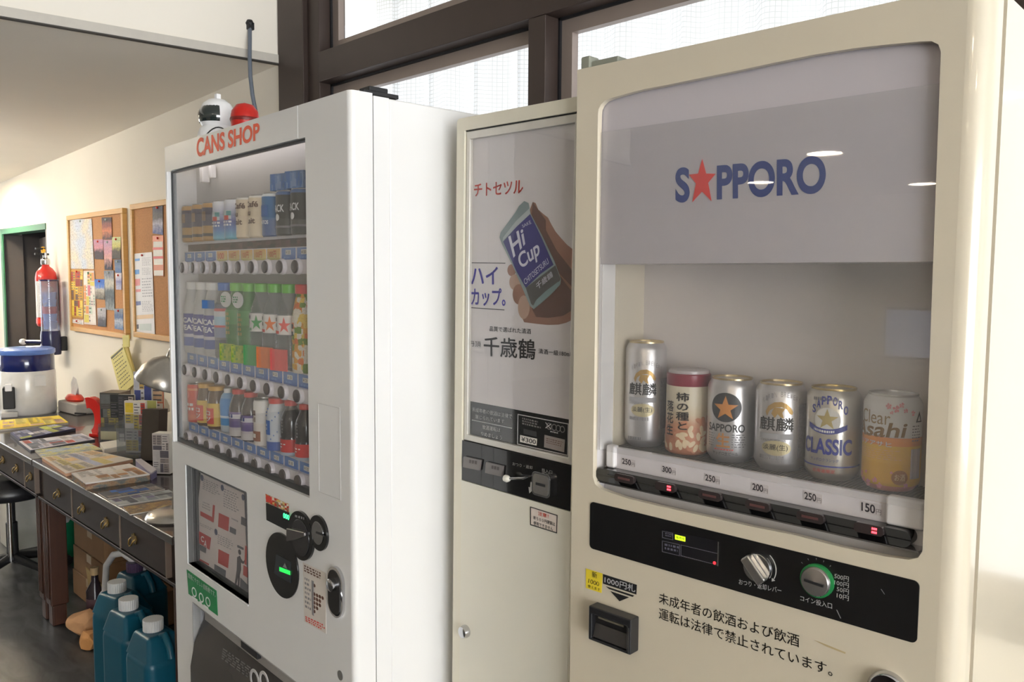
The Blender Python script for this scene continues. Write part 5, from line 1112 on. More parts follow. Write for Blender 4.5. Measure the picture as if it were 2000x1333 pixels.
sheet('white strip notice under the festival poster', [(86, 1078), (190, 1086), (192, 1132), (88, 1112)], sheetpal('strip_notice', [(232, 226, 220), (220, 214, 208), (226, 150, 90), (236, 232, 228)]))
sheet('colourful event flyer beside the festival poster', [(192, 665), (285, 662), (305, 1135), (197, 1126)], sheetpal('event_flyer', [(220, 206, 196), (206, 120, 130), (214, 196, 90), (196, 210, 190), (230, 224, 214), (224, 150, 90)]), 'flyer', pin='green')
pcs = [('sunset postcard at the top centre of the cork board', [(350, 200), (435, 200), (440, 392), (358, 392)], [(92, 60, 56), (214, 130, 90), (150, 84, 70), (70, 56, 60)]),
       ('pink dusk postcard left of the tower postcard', [(278, 392), (362, 390), (366, 565), (290, 560)], [(64, 48, 50), (70, 50, 54), (206, 140, 150), (190, 140, 166)]),
       ('pink sky tower postcard in the middle of the cork board', [(366, 396), (440, 396), (440, 655), (376, 655)], [(60, 54, 66), (214, 160, 150), (206, 150, 160), (190, 150, 176)]),
       ('yellow flower postcard at the upper right of the cork board', [(440, 372), (515, 368), (515, 560), (441, 560)], [(70, 64, 56), (86, 76, 60), (206, 196, 110), (196, 206, 150)]),
       ('blue sea postcard at the right of the cork board', [(460, 566), (520, 564), (521, 682), (468, 680)], [(80, 110, 160), (110, 130, 160), (70, 90, 120)]),
       ('pale snow postcard below the blue sea postcard', [(470, 684), (524, 682), (522, 828), (475, 826)], [(190, 190, 214), (140, 140, 190), (220, 214, 220)]),
       ('long grey waterfall postcard at the centre of the cork board', [(370, 662), (455, 660), (462, 1008), (385, 1000)], [(140, 146, 146), (84, 92, 96), (100, 108, 112), (196, 194, 180), (130, 136, 146)]),
       ('blue sky and white buildings postcard on the cork board', [(290, 736), (374, 736), (376, 915), (295, 905)], [(96, 92, 84), (150, 144, 130), (190, 184, 170), (70, 120, 206), (60, 110, 200)]),
       ('grey tower postcard at the bottom of the cork board', [(312, 986), (388, 982), (388, 1150), (317, 1145)], [(70, 70, 78), (96, 92, 96), (176, 172, 176), (180, 178, 184)]),
       ('blue snow festival postcard at the lower right of the cork board', [(460, 992), (535, 992), (538, 1180), (463, 1166)], [(110, 136, 176), (190, 196, 206), (80, 104, 150), (140, 150, 166)])]
for k, (l, q, cc_) in enumerate(pcs): sheet(l, q, printed('postcard_%d' % k, cc_, 2, 2, kind='scene'), 'postcard', y=-.0175-.0004*(k % 3), name='postcard', pin='red' if k % 2 else 'clear')
t, c, P = sheet('long white timetable with blue and red columns on the second cork board', [(627, 516), (786, 500), (812, 1222), (640, 1194)], mat('timetable_paper', (222, 220, 222), .5), 'timetable', name='timetable_sheet')
for k, (q, mm) in enumerate((([(640, 560), (680, 556), (680, 575), (642, 580)], mat('ink_blue', (70, 140, 210), .5)), ([(640, 655), (676, 652), (678, 690), (642, 695)], MATS['ink_blue']), ([(642, 735), (684, 732), (684, 790), (644, 795)], mat('ink_pink', (214, 130, 130), .5)), ([(648, 825), (690, 822), (690, 845), (650, 848)], MATS['ink_pink']), ([(650, 930), (690, 926), (692, 960), (652, 965)], mat('ink_navy', (84, 96, 150), .5)), ([(655, 1050), (800, 1040), (800, 1075), (656, 1085)], mat('ink_sand', (216, 184, 140), .5)), ([(655, 1130), (672, 1128), (674, 1165), (657, 1168)], dk), ([(680, 1125), (780, 1120), (782, 1185), (682, 1180)], mat('ink_mint', (190, 200, 196), .5)))):
    MB().prism([[(p[0]-c.x, p[1]-c.z) for p in BACK.poly(zq(q), -.017)]], -.0018, -.0012).build('column_print', mm, t)
for k, q in enumerate(([(700, 550), (780, 545), (784, 620), (704, 625)], [(700, 640), (784, 634), (788, 700), (704, 704)], [(700, 730), (790, 724), (796, 900), (706, 905)], [(700, 930), (798, 924), (802, 1020), (706, 1025)])):
    f = quad(BACK, zq(q), -.017); scrib(lambda s, u_, f=f: (f(s, u_)[0]-c.x, -.0016, f(s, u_)[2]-c.z), 7, mat('ink_grey', (160, 160, 166), .5), t, 6, k, .4)
sheet('blue mountain picture at the top of the second cork board', [(792, 100), (880, 90), (882, 352), (793, 338)], printed('mountain_picture', [(96, 104, 150), (190, 186, 200), (110, 104, 104), (84, 84, 96)], 2, 2, kind='scene'), 'picture')
t, c, P = sheet('orange striped price notice on the second cork board', [(792, 362), (885, 356), (888, 712), (802, 702)], mat('notice_orange', (214, 120, 66), .5), 'notice')
for q in ([(800, 410), (880, 408), (880, 458), (800, 460)], [(800, 482), (880, 480), (880, 535), (800, 538)], [(804, 560), (884, 558), (884, 610), (806, 612)], [(806, 660), (886, 658), (886, 706), (806, 706)]):
    MB().prism([[(p[0]-c.x, p[1]-c.z) for p in BACK.poly(zq(q), -.017)]], -.0018, -.0012).build('notice_row', paper, t)
for q in ([(795, 462), (882, 460), (882, 480), (795, 482)], [(798, 540), (884, 538), (884, 556), (798, 558)]):
    MB().prism([[(p[0]-c.x, p[1]-c.z) for p in BACK.poly(zq(q), -.017)]], -.0018, -.0012).build('notice_bar', redt, t)
# yellow pad hanging from the board corner
def nq(pts): return [(160+x/4.444, 660+y/4.444) for x, y in pts]
def flat(pts, y, fr=BACK): return fr.poly(nq(pts), y)
P = flat([(250, 165), (360, 75), (470, 390), (340, 500)], -.05); c = Vector((P[3][0], NW-.05, P[3][1]))
t = thing('hanging_note_pad', 'yellow handwritten note pad hanging tilted below the cork board', 'note pad', c)
loc = lambda pts: [(p[0]-c.x, p[1]-c.z) for p in pts]
yp = mat('pad_yellow', (222, 212, 140), .6, var=.04)
MB().prism([loc(P)], -.002, .006).build('top_sheet', yp, t)
MB().prism([loc(flat([(350, 60), (395, 70), (478, 385), (400, 470), (470, 385), (362, 78)], -.044))], .004, .012).build('back_sheets', mat('pad_edge', (196, 176, 104), .6), t)
MB().prism([loc(flat([(352, -20), (408, -25), (410, 80), (360, 85)], -.05))], -.001, .004).build('hanging_strip', mat('strip_yellow', (206, 196, 110), .6), t)
f = quad(BACK, nq([(268, 190), (365, 108), (440, 372), (345, 462)]), -.0525); scrib(lambda s, u_: (f(s, u_)[0]-c.x, -.0026, f(s, u_)[2]-c.z), 9, mat('pencil', (120, 116, 84), .6), t, 8, 3, .3)
MB().prism([loc(flat([(252, 172), (352, 84), (356, 96), (258, 188)], -.052))], -.0028, -.002).build('pad_heading', mat('pad_ink', (90, 90, 80), .6), t)
# ================================================================ doorway corner: extinguisher, cup dispenser, water server
ex = thing('fire_extinguisher', 'red fire extinguisher hung beside the dark doorway, behind the cup tube', 'fire extinguisher', (-5.87, NW-.066, 1.17))
er = mat('extinguisher_red', (206, 36, 26), .3, coat=.4)
MB().lathe([(.052, 0), (.06, .008), (.062, .04), (.062, .31), (.056, .345), (.04, .37), (.022, .385), (.02, .40)], seg=28).build('cylinder', er, ex, smooth=50)
MB().lathe([(.026, .395), (.028, .41), (.026, .43), (.014, .44), (.014, .47)], seg=18).build('valve', ch, ex, smooth=40)
MB().box(-.012, .012, -.06, .02, .455, .468).box(-.012, .012, -.055, .0, .49, .502).build('lever', blkm, ex, .002)
MB().lathe([(.012, 0), (.014, .02), (.010, .036), (0, .04)], (0, -.01, .47), 14).build('safety_pin', mat('pin_yellow', (236, 176, 30), .4), ex, smooth=40)
sleeve(.0635, 0, 48, .06, .29).build('label', mat('extinguisher_label', (222, 220, 218), .5, var=.15, scale=120), ex)
sleeve(.064, -20, 150, .02, .05).build('band', mat('band_red', (230, 56, 40), .4), ex)
MB().box(-.02, .02, .05, .066, .1, .30).build('wall_bracket', blkm, ex)
cdp = thing('cup_dispenser', 'clear blue cup dispenser tube with navy base on the wall bracket', 'dispenser', (-5.73, NW-.09, 1.0))
MB().lathe([(.052, .12), (.05, .47)], seg=28, cap=False).build('tube', glass('cup_tube', (206, 216, 240), refl=1.2, haze=.26), cdp, smooth=60)
nv = mat('navy_plastic', (26, 30, 74), .25, coat=.3)
MB().lathe([(.056, 0), (.058, .01), (.058, .12), (.054, .15)], seg=28).build('base', nv, cdp, smooth=40)
MB().lathe([(.056, .462), (.056, .47), (.02, .476), (0, .477)], seg=28).build('lid', nv, cdp, smooth=40)
for k in range(5): MB().lathe([(.034, 0), (.040, .05), (.041, .052)], (0, 0, .16+k*.045), 20).build('paper_cup', mat('cup_blue_white', (150, 170, 214), .5) if k != 2 else mat('cup_red_band', (206, 96, 110), .5), cdp, smooth=40)
MB().box(-.02, .02, .05, .09, .02, .11).build('wall_bracket', blkm, cdp, .004)
MB().tube([(0, -.05, .08), (-.06, -.09, .08), (-.1, -.12, .08)], .012, 10).build('lever_arm', nv, cdp); MB().lathe([(0, -.028), (.018, -.02), (.02, .0), (.016, .02), (0, .024)], (-.11, -.128, .08), 14, ax='X').build('lever_knob', hw_, cdp, smooth=50)
DZ = .72
wc = WORLD.hit(57, 806, 2, DZ)
ws = thing('water_server', 'white water server with navy tank and light blue lid on the far desk', 'water server', (wc.x, wc.y, DZ), (0, 0, R(74)))
ra = .142
MB().prism([[(-ra*.98, 0), (ra*.98, 0), (ra*1.0, .02), (ra*.98, .24), (-ra*.98, .24)]], 0, .001).v
bd_ = MB(); seg = 36
bd_.lathe([(ra*.97, 0), (ra, .01), (ra*.985, .235), (ra*.96, .245)], seg=seg)
bd_.build('body', mat('server_white', (224, 224, 224), .25, coat=.4), ws, smooth=40)
MB().box(-.118, -.060, -.150, -.06, .045, .165).build('tap_niche', blkm, ws, .006)
MB().box(-.128, -.048, -.170, -.06, .0, .03).build('drip_tray', mat('tray_grey', (196, 194, 192), .4), ws, .004)
MB().box(-.105, -.072, -.160, -.13, .145, .185).build('tap', hw_, ws, .004)
MB().box(.036, .09, -.1415, -.128, .165, .225).build('data_label', mat('label_grey', (204, 204, 204), .4), ws)
MB().lathe([(ra*.95, .245), (ra*.965, .25), (ra*.955, .335), (ra*.93, .34)], seg=seg).build('tank', mat('tank_navy', (22, 34, 96), .12, coat=.6), ws, smooth=40)
MB().lathe([(ra*.97, .336), (ra*1.0, .342), (ra*1.0, .362), (ra*.9, .370), (0, .372)], seg=seg).build('lid', mat('lid_light_blue', (96, 134, 214), .3, coat=.4), ws, smooth=40)
# ================================================================ desks
dw = mat('dark_walnut', (46, 35, 30), .45, var=.16, scale=6, stretch=(1, 8, 8), spec=.3)
dwt = mat('dark_walnut_top', (58, 48, 44), .22, var=.12, scale=6, stretch=(1, 8, 8), coat=.35)
legm = mat('walnut_leg', (72, 46, 36), .35, var=.14, scale=8, stretch=(8, 8, 1))
brass = mat('aged_brass', (150, 124, 70), .35, .85, var=.2, scale=60)
def desk(x0, x1, label, drawers, pulls, grp):
    t = thing('writing_desk', label, 'desk', (x0, 1.0, 0), group=None); w = x1-x0; D = .655
    MB().box(0, w, -.012, D, DZ-.028, DZ).build('desktop', dwt, t, .005)
    MB().box(.01, w-.01, .02, D, .558, DZ-.028).build('apron', dw, t)
    MB().box(.008, w-.008, .004, .02, .550, .562).build('apron_moulding', dw, t, .003)
    for a, b_ in drawers:
        MB().box(a-x0+.006, b_-x0-.006, .004, .022, .568, DZ-.034).build('drawer_front', dw, t, .003)
        MB().box(b_-x0-.003, b_-x0+.003, .002, .02, .565, DZ-.03).build('drawer_divider', mat('divider_pale', (120, 104, 92), .4), t)
    for u_ in pulls:
        p = MB().prism([[(-.022, .0), (-.016, .016), (-.006, .012), (0, .022), (.006, .012), (.016, .016), (.022, 0), (.015, -.014), (.005, -.010), (0, -.018), (-.005, -.010), (-.015, -.014)]], -.003, .0).build('pull_plate', brass, t, .0008, loc=(u_-x0, .004, .628))
        MB().tube([(-.016, -.004, .004), (-.016, -.012, -.002), (-.012, -.015, -.014), (0, -.016, -.02), (.012, -.015, -.014), (.016, -.012, -.002), (.016, -.004, .004)], .0025, 6).build('bail_handle', brass, p, smooth=60)
    for lx, ly in ((.045, .055), (w-.045, .055), (.045, D-.05), (w-.045, D-.05)):
        h = .036
        lg_ = MB().box(lx-h, lx+h, ly-h, ly+h, .09, .558).box(lx-h*.8, lx+h*.8, ly-h*.8, ly+h*.8, 0, .09).build('leg', legm, t, .006)
        for k in (-1, 0, 1): MB().box(lx+k*.02-.005, lx+k*.02+.005, ly-h-.004, ly-h, .12, .54).build('leg_reeding', legm, lg_, .002)
    return t
desk(-3.885, -2.44, 'dark wooden writing desk beside the white machine, blue cans underneath', [(-3.80, -3.428), (-3.428, -2.92), (-2.92, -2.53)], [-3.593, -3.30, -3.05, -2.79], None)
desk(-5.36, -3.89, 'dark wooden writing desk farther left, with the water server on it', [(-5.30, -4.60), (-4.60, -4.069), (-4.069, -3.91)], [-5.1, -4.8, -4.42, -4.19, -3.975], None)
# ------------------------------------------------ papers lying on the desks
def dq(pts, z=DZ): return [WORLD.hit(x/5.553, 800+y/5.553, 2, z) for x, y in pts]
def lying(name, label, cat, pts, th, m, top=None, z=DZ, edge=None, curl=0):
    P = dq(pts, z+th); c = P[0].copy(); c.z = z
    t = thing(name, label, cat, c, group='printed matter on the desks')
    MB().slabz([(p.x-c.x, p.y-c.y) for p in P], 0, th*.8).build('pages', edge or mat('page_edges', (206, 198, 188), .6), t)
    MB().slabz([(p.x-c.x, p.y-c.y) for p in P], th*.8, th).build('cover', m, t)
    L4 = [Vector((p.x-c.x, p.y-c.y, 0)) for p in P]
    def fn(s, q, l): v = (L4[3]*(1-s)+L4[2]*s)*(1-q)+(L4[0]*(1-s)+L4[1]*s)*q; return (v.x, v.y, th+l)
    collage(fn, m, t, len(label)*7+int(pts[0][0]), .07, .0008, 1.6)
    return t
lying('flyer_stack', 'yellow flyers lying at the left end of the far desk', 'flyers', [(0, 118), (640, 66), (742, 140), (0, 214)], .012, sheetpal('yellow_flyer', [(232, 206, 74), (240, 222, 120), (224, 190, 90), (206, 170, 150), (236, 214, 90)]))
lying('magazine', 'navy and white magazine behind the yellow flyers', 'magazine', [(110, 250), (600, 160), (820, 205), (210, 330)], .014, sheetpal('navy_magazine', [(70, 74, 110), (150, 156, 190), (206, 206, 216), (60, 62, 84), (176, 186, 90)]), edge=mat('navy_edge', (58, 56, 66), .6))
lying('magazine', 'white magazine with red lettering, third in the row', 'magazine', [(205, 345), (890, 262), (1030, 322), (330, 440)], .010, sheetpal('red_white_magazine', [(206, 204, 214), (196, 92, 84), (170, 176, 196), (224, 220, 220), (110, 116, 130)]), edge=mat('dark_edge', (70, 70, 76), .6))
lying('sightseeing_map', 'blue sightseeing map spread on the desk', 'map', [(375, 440), (965, 366), (1115, 432), (460, 520)], .006, printed('sightseeing_map', [(120, 140, 190), (170, 186, 206), (206, 200, 130), (150, 160, 170), (92, 104, 150)], 3, 1, kind='noise'))
lying('newspaper_pile', 'pile of pale colourful newspapers at the middle of the desk', 'newspapers', [(455, 520), (1010, 445), (1440, 540), (715, 690)], .014, sheetpal('free_paper', [(214, 204, 194), (222, 214, 204), (206, 190, 130), (180, 184, 206), (216, 208, 196), (228, 196, 150)]), edge=mat('salmon_edge', (206, 160, 130), .6))
lying('brochure_stack', 'stack of white brochures with curled brown sides', 'brochures', [(775, 690), (1405, 588), (1625, 700), (930, 800)], .026, sheetpal('white_brochure', [(222, 216, 212), (226, 220, 216), (196, 150, 110), (216, 206, 190), (224, 220, 216)]), edge=printed('brochure_edge', [(130, 96, 80), (170, 140, 110), (110, 120, 120), (150, 110, 84)], 4, 1, kind='noise'))
lying('leaflet', 'dark photo leaflet with blue corner near the brochures', 'leaflet', [(1065, 905), (1640, 802), (1790, 862), (1165, 968)], .004, sheetpal('blue_leaflet', [(96, 96, 100), (150, 140, 130), (76, 90, 140), (70, 110, 180), (176, 166, 156)]))
lying('leaflet', 'pale grey landscape leaflet between two others', 'leaflet', [(1175, 985), (1830, 872), (1960, 940), (1285, 1040)], .004, sheetpal('grey_leaflet', [(176, 180, 180), (140, 146, 150), (130, 124, 150), (190, 190, 186), (104, 104, 110)]))
lying('leaflet', 'yellow brown leaflet nearest the lamp base', 'leaflet', [(1335, 1060), (1830, 980), (1960, 1040), (1410, 1138)], .004, printed('ochre_leaflet', [(176, 150, 96), (150, 120, 84), (120, 104, 90), (196, 170, 110)], 3, 1, kind='noise'))
lying('card_pile', 'small white pile of cards beside the brochure holders', 'cards', [(1085, 360), (1350, 318), (1400, 385), (1130, 430)], .022, mat('white_card_top', (222, 218, 210), .5, var=.05, scale=40))
lying('carton_sleeve', 'long white carton lying behind the brochures', 'carton', [(1470, 540), (1530, 535), (1700, 650), (1640, 690)], .03, mat('carton_white', (196, 190, 196), .5, var=.08, scale=30), edge=mat('carton_purple', (130, 124, 160), .5))
# ------------------------------------------------ things standing on the desks
acr = glass('acrylic', (236, 238, 240), refl=1.2, haze=.08)
def at(px, py, z=DZ): return WORLD.hit(px, py, 2, z)
p = at(150, 806)
t = thing('tissue_box', 'grey tissue box with red pouch beside the water server', 'tissue box', p, (0, 0, R(6)))
MB().box(-.12, .12, -.055, .055, 0, .065).build('box', mat('tissue_grey', (176, 172, 168), .5), t, .01)
MB().lathe([(.0, .062), (.07, .064), (.085, .078), (.06, .10), (.03, .104)], (-.02, 0, 0), 16, sy=.5).build('red_pouch', mat('pouch_red', (214, 56, 36), .3), t, smooth=50)
MB().add([(-.04, -.01, .10), (.02, -.012, .10), (.03, .0, .15), (.0, .005, .19), (-.03, .0, .205), (-.055, -.004, .165), (-.03, .012, .10), (.01, .012, .10)], [(0, 1, 2, 3), (0, 3, 4, 5), (6, 5, 4, 3), (6, 3, 2, 7)]).build('tissue', mat('tissue_white', (240, 238, 238), .8), t)
p = at(180, 852)
t = thing('red_plastic_stand', 'red translucent plastic stand next to the brochure holder', 'stand', p, (0, 0, R(35)))
arcp = [(.075*math.cos(R(a)), .095+.098*math.sin(R(a))) for a in range(-75, 111, 12)]+[(.03*math.cos(R(a)), .085+.055*math.sin(R(a))) for a in range(110, -76, -12)]
MB().prism([arcp], -.02, .02).build('curved_blade', mat('red_acrylic', (206, 40, 34), .2, coat=.6), t, .002); MB().box(.0, .05, -.024, .024, 0, .016).build('foot', MATS['red_acrylic'], t, .003); MB().box(-.09, -.03, -.004, .004, .105, .112).build('black_arm', blkm, t)
def holder(label, px, py, rz, w, d, h, sheets, lab_cat='brochure holder', front=.07):
    t = thing('brochure_holder', label, lab_cat, at(px, py), (0, 0, R(rz)))
    MB().box(-w/2, w/2, -d/2-.003, -d/2, 0, front).box(-w/2-.003, -w/2, -d/2, d/2, 0, front*1.2).box(w/2, w/2+.003, -d/2, d/2, 0, front*1.2).box(-w/2, w/2, d/2, d/2+.003, 0, h*.9).box(-w/2, w/2, -d/2, d/2, 0, .003).build('acrylic_box', acr, t)
    return t
def upright(label, px, py, rz, w, d, h, m, side, name='brochure_bundle', lean=0):
    t = thing(name, label, 'brochures', at(px, py)+Vector((0, 0, .004)), (R(lean), 0, R(rz)), 'upright brochures on the desks')
    MB().box(-w/2, w/2, -d/2+.002, d/2, 0, h).build('pages', side, t, .001); MB().box(-w/2, w/2, -d/2, -d/2+.002, 0, h).build('cover', m, t); collage(lambda s, q, l: (lerp(-w/2, w/2, s), -d/2-l, q*h), m, t, len(label)*3+int(px), .09, .0006, .6); return t
brs = mat('page_side_brown', (120, 108, 96), .6, var=.25, scale=3, stretch=(1, 120, 1))
upright('grey photo brochure bundle standing left of the clear holders', 228, 852, 40, .10, .10, .215, sheetpal('grey_cover', [(90, 90, 84), (60, 62, 64), (150, 140, 90), (110, 112, 112)]), brs)
holder('low clear holder with cream card in front of the grey bundle', 222, 862, 40, .12, .04, .09, 0, front=.07)
MB().box(-.05, .05, -.022, -.02, .01, .05).build('cream_card', mat('card_cream', (222, 212, 170), .5), [o_ for o_ in bpy.data.objects if o_.name.startswith('brochure_holder')][-1])
holder('tall clear acrylic brochure holder in front of the yellow leaflets', 262, 893, 40, .12, .05, .2, 0, front=.13)
upright('yellow and red leaflets standing in the tall clear holder', 268, 886, 38, .10, .014, .23, sheetpal('yellow_red_leaflet', [(226, 216, 206), (206, 70, 60), (226, 196, 70), (60, 90, 170), (226, 220, 214)]), paper)
upright('dark leaflet with white figure behind the clear holder', 250, 872, 38, .08, .012, .235, sheetpal('dark_leaflet', [(70, 70, 72), (60, 60, 64), (214, 206, 200), (84, 84, 88)]), paper)
upright('blue and white leaflet sticking up above the others', 283, 868, 38, .09, .008, .335, sheetpal('oti_leaflet', [(214, 212, 216), (80, 90, 150), (214, 180, 110), (206, 206, 214)]), paper)
upright('orange topped leaflet beside the blue and white leaflet', 303, 868, 38, .10, .008, .33, sheetpal('orange_leaflet', [(206, 116, 90), (214, 180, 150), (216, 206, 196), (196, 90, 70)]), paper)
upright('dark brown boxed book leaning against the lamp', 300, 900, 38, .075, .07, .215, mat('book_dark', (66, 58, 50), .5, var=.1), mat('book_side', (58, 46, 42), .6), 'boxed_book', -6)
upright('pale green folder standing behind the brown book', 290, 882, 38, .09, .01, .225, mat('folder_green', (196, 196, 120), .5), paper, 'folder')
upright('bundle of white leaflets by the machine edge', 322, 925, 38, .07, .05, .16, sheetpal('white_bundle', [(206, 200, 196), (150, 140, 136), (190, 186, 186), (96, 92, 100)]), paper)
# lamp
lb = at(340, 1012)
ld = thing('desk_lamp', 'brushed silver desk lamp with dome shade at the desk corner', 'lamp', lb)
lm = mat('brushed_silver', (186, 182, 176), .28, .9, var=.06, scale=60)
MB().lathe([(.085, 0), (.088, .006), (.082, .018), (.06, .026), (.014, .030)], seg=32).build('base', lm, ld, smooth=50)
sh = WORLD.hit(330, 720, 1, 1.06); sv = sh-lb
MB().tube([(0, 0, .028), (.02, .02, .30), (.03, .03, .56), (sv.x+.06, sv.y+.03, sv.z+.12), (sv.x+.01, sv.y, sv.z+.05)], .008, 10).build('arm', lm, ld, smooth=50)
MB().lathe([(.088, -.055), (.090, -.05), (.080, -.015), (.055, .018), (.030, .032), (.020, .036), (.017, .075), (0, .078)], seg=32, cap=False).build('shade', lm, ld, loc=sv, rot=(R(-14), R(14), 0), smooth=50)
MB().lathe([(.0, -.03), (.02, -.022), (.024, -.0), (.016, .02), (0, .024)], seg=16).build('bulb', mat('bulb_white', (232, 230, 224), .3), ld, loc=sv+Vector((0, 0, -.01)), smooth=60)
p2 = at(306, 862)
dd = thing('white_paper_shade', 'pale dome shade of a small lamp standing among the leaflets', 'lamp', p2)
MB().lathe([(.05, 0), (.05, .008), (.008, .012), (.006, .14)], seg=20).build('stand', lm, dd, smooth=40)
MB().lathe([(.062, .14), (.06, .165), (.048, .195), (.028, .212), (.0, .218)], seg=28).build('shade', mat('shade_pale', (196, 188, 176), .35, .3), dd, smooth=60)
# ================================================================ under the desks
card_ = mat('cardboard', (150, 116, 84), .75, var=.08, scale=14)
for k in range(3):
    t = thing('cardboard_box', ['bottom cardboard box of the stack under the desk', 'middle cardboard box of the stack under the desk', 'top cardboard box of the stack under the desk'][k], 'box', (-4.17+.005*k, 1.215+.004*k, k*.118), group='cardboard boxes under the desk')
    MB().box(0, .40, 0, .34, 0, .116).build('carton', card_, t, .003); MB().box(.19, .25, -.001, .341, .1155, .1172).box(.19, .25, -.0012, 0, .08, .117).build('tape', mat('packing_tape', (176, 150, 110), .3), t)
    MB().box(-.0012, 0, .16, .21, .02, .115).build('side_tape', mat('tape_cream', (206, 190, 140), .4), t)
FLP = [WORLD.hit(x, y, 1, 1.19) for x, y in ((168, 1108), (206, 1150), (208, 1222), (178, 1172))]
c = Vector((max(FLP[0].x+.02, -3.74), 1.20, 0))
t = thing('open_carton', 'open carton with raised flap between the paper bag and blue cans', 'box', c)
W3 = .26
MB().box(0, W3, 0, .004, 0, .15).box(0, W3, .216, .22, 0, .15).box(0, .004, .004, .216, 0, .15).box(W3-.004, W3, .004, .216, 0, .15).box(0, W3, 0, .22, 0, .004).build('walls', card_, t)
MB().prism([[(p.x-c.x, p.z) for p in FLP]], -.012, -.008).build('flap', mat('cardboard_pale', (186, 160, 110), .75), t)
def crumple(name, label, cat, c, sx, sy, s_z, m, seed):
    bm = bmesh.new(); bmesh.ops.create_icosphere(bm, subdivisions=4, radius=1); rd = random.Random(seed)
    dirs = [(Vector((rd.gauss(0, 1), rd.gauss(0, 1), rd.gauss(0, 1))).normalized(), rd.uniform(.62, .92)) for _ in range(44)]
    for v in bm.verts:
        for d, lim in dirs:
            k = v.co.dot(d)
            if k > lim: v.co -= d*(k-lim)
    for v in bm.verts: v.co = Vector((v.co.x*sx, v.co.y*sy, (v.co.z+.72)*s_z))
    me = bpy.data.meshes.new(name); bm.to_mesh(me); bm.free(); me.materials.append(m)
    o = bpy.data.objects.new(name, me); COL.objects.link(o); o.location = c; me.shade_smooth(); me.set_sharp_from_angle(angle=R(14))
    for v in me.vertices:
        if v.co.z < 0: v.co.z = 0
    return tag(o, label, cat)
crumple('paper_bag', 'crumpled brown paper bag on the floor by the desk leg', 'paper bag', (-3.62, 1.10, 0), .10, .075, .075, mat('kraft_paper', (196, 150, 108), .8, var=.12, scale=20), 4)
crumple('paper_bag', 'smaller crumpled kraft paper ball in front of the bag', 'paper bag', (-3.50, 1.075, 0), .075, .055, .048, mat('kraft_paper_orange', (206, 148, 90), .8, var=.12, scale=20), 9)
t = thing('dark_bottle', 'dark bottle with pale cap standing behind the paper bag', 'bottle', (-3.72, 1.17, 0))
MB().lathe([(.034, 0), (.036, .01), (.036, .15), (.015, .19), (.013, .22)], seg=20).build('body', mat('bottle_dark', (44, 36, 44), .2), t, smooth=50); MB().lathe([(.016, .218), (.017, .25), (0, .252)], seg=16).build('cap', mat('cap_tan', (196, 170, 130), .4), t, smooth=40); MB().lathe([(.037, .05), (.037, .12)], seg=20, cap=False).build('label', mat('label_plum', (90, 66, 76), .5), t, smooth=50)
teal = mat('teal_polyethylene', (12, 78, 100), .35, var=.05, scale=8)
capw = mat('cap_white_ribbed', (206, 206, 206), .45)
def jerry(px, py, h, label, rz=0, cm=capw):
    p = WORLD.hit(px, py, 2, h+.045); p.z = 0
    t = thing('fuel_can', label, 'fuel can', p+Vector((.03, .0, 0)), (0, 0, R(rz)), 'blue fuel cans under the desk')
    MB().box(-.085, .085, -.075, .075, 0, h*.86).build('body', teal, t, .03, 4)
    MB().add([(-.08, -.07, h*.83), (.08, -.07, h*.83), (.08, .07, h*.83), (-.08, .07, h*.83), (-.075, -.045, h), (.03, -.045, h), (.03, .045, h), (-.075, .045, h)], [(0, 1, 5, 4), (1, 2, 6, 5), (2, 3, 7, 6), (3, 0, 4, 7), (4, 5, 6, 7)]).build('shoulder', teal, t, .012, 3)
    MB().tube([(.02, 0, h-.01), (.05, 0, h+.005), (.08, 0, h-.03), (.088, 0, h*.84)], .012, 8).build('handle', teal, t, smooth=60)
    cp_ = []
    n = 28
    for i in range(n*2):
        a = math.pi*i/n; rr = .032 if i % 2 else .030; cp_.append((rr*math.cos(a), rr*math.sin(a)))
    MB().slabz(cp_, h-.004, h+.036).build('cap', cm, t, .003, loc=(-.03, 0, 0)); MB().lathe([(.027, h-.02), (.027, h)], (-.03, 0, 0), 16).build('neck', teal, t, smooth=40)
    return t
jerry(232, 1130, .37, 'blue fuel can farthest left under the desk, tilted white cap', 15)
jerry(253, 1163, .37, 'blue fuel can in the middle under the desk, white cap', 8)
jerry(300, 1203, .37, 'blue fuel can nearest the white machine, white cap', 4)
jerry(266, 1092, .37, 'dark capped blue fuel can at the back under the desk', 10, mat('cap_purple', (70, 52, 84), .4))
hp0 = WORLD.hit(205, 1150, 1, 1.13); hp1 = WORLD.hit(208, 1105, 1, 1.13); hp2 = WORLD.hit(222, 1084, 1, 1.13); hp3 = WORLD.hit(240, 1081, 1, 1.14); hp4 = WORLD.hit(256, 1092, 1, 1.15)
t = thing('white_hose', 'white curved plastic hose arching over the blue fuel cans', 'hose', (hp0.x, hp0.y, 0))
MB().tube([(p.x-hp0.x, p.y-hp0.y, p.z) for p in (Vector((hp0.x, hp0.y, .004)), Vector((hp0.x, hp0.y, hp0.z*.6)), hp0, hp1, hp2, hp3, hp4, hp4+Vector((.03, .04, -.05)))], .013, 10).build('pipe', mat('hose_white', (206, 204, 206), .4), t, smooth=60)
MB().lathe([(.022, 0), (.022, .04), (.014, .05)], (0, 0, hp0.z-.06), 12).build('collar', mat('hose_collar', (190, 190, 196), .4), t, smooth=40)
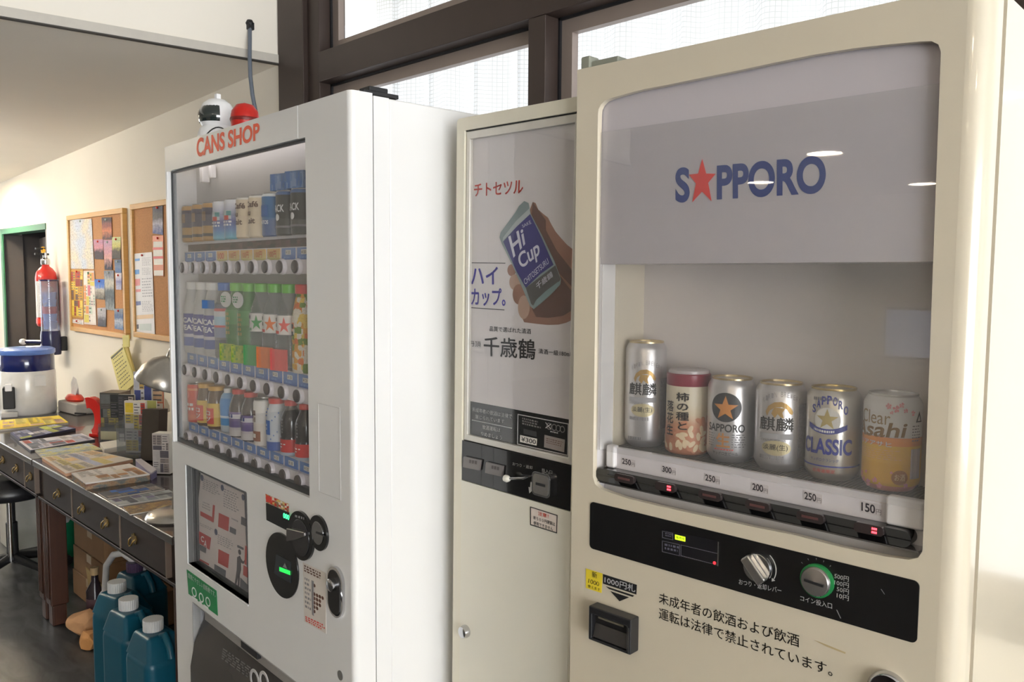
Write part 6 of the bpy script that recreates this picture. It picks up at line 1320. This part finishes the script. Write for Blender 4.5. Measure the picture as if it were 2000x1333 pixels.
# stool, bin
sp_ = WORLD.hit(20, 955, 2, .45); sp_.z = 0
t = thing('swivel_stool', 'black swivel stool on casters tucked under the far desk', 'stool', sp_)
MB().lathe([(.0, .415), (.17, .418), (.19, .43), (.195, .46), (.18, .485), (.0, .492)], seg=36).build('seat', mat('black_vinyl', (30, 30, 34), .35), t, smooth=50)
MB().lathe([(.026, .10), (.026, .28), (.018, .285), (.018, .42)], seg=16).build('column', blkm, t, smooth=40)
MB().lathe([(.012, .10), (.012, .42)], (.05, -.02, 0), 12).build('lift_rod', ch, t, smooth=40)
for k in range(5):
    a = R(72*k+20); x, y = math.cos(a), math.sin(a)
    lg_ = MB().tube([(0, 0, .11), (x*.24, y*.24, .075)], [.022, .016], 8).build('leg', blkm, t, smooth=50)
    MB().lathe([(.0, -.014), (.026, -.012), (.026, .012), (0, .014)], (x*.245, y*.245, .027), 16, ax='X').tube([(x*.24, y*.24, .03), (x*.24, y*.24, .075)], .007, 6).build('caster', blkm, lg_, smooth=40)
t = thing('waste_bin', 'green waste bin with white bag liner under the far desk', 'bin', (-4.78, 1.34, 0))
MB().lathe([(.085, 0), (.105, .24), (.11, .245), (.108, .235), (.088, .01), (0, .01)], seg=28).build('bin', mat('bin_green', (22, 140, 100), .4), t, smooth=50)
MB().lathe([(.106, .20), (.114, .246), (.105, .262), (.09, .235), (.06, .20), (0, .18)], seg=14).build('bag_liner', mat('bag_white', (222, 224, 228), .5), t, smooth=20)
t = thing('white_carton', 'white carton standing on the floor at the left edge', 'box', (-5.24, 1.16, 0)); MB().box(0, .22, 0, .3, 0, .46).build('carton', mat('carton_plain', (206, 204, 198), .6), t, .003); MB().box(-.001, .221, .13, .17, .4, .461).build('tape', mat('packing_tape', (176, 150, 110), .3), t)
# ================================================================ reception counter mirrored in the beer machine's glass
t = thing('reception_counter', 'pale reception counter in the hall, faintly mirrored in the beer machine glass', 'counter', (-2.6, -3.75, 0))
MB().box(0, 2.2, 0, .5, 0, .96).build('front', mat('counter_front', (190, 176, 158), .5, var=.06, scale=4, stretch=(1, 1, 8)), t); MB().box(-.03, 2.23, -.03, .53, .96, 1.0).build('counter_top', mat('counter_top', (214, 206, 196), .4), t, .004)
t = thing('computer_monitor', 'computer monitor on the counter, mirrored at the right of the beer machine glass', 'monitor', (-1.5, -3.4, 1.0))
MB().box(-.27, .27, .13, .16, .03, .34).build('case', mat('monitor_case', (150, 150, 156), .4), t, .006); MB().box(-.255, .255, .16, .162, .045, .325).build('screen', mat('monitor_screen', (176, 190, 220), .3, emit=.7, var=0), t)
MB().box(-.10, .10, .05, .20, 0, .012).box(-.03, .03, .10, .13, .012, .12).build('stand', mat('monitor_case', (150, 150, 156), .4), t, .003)
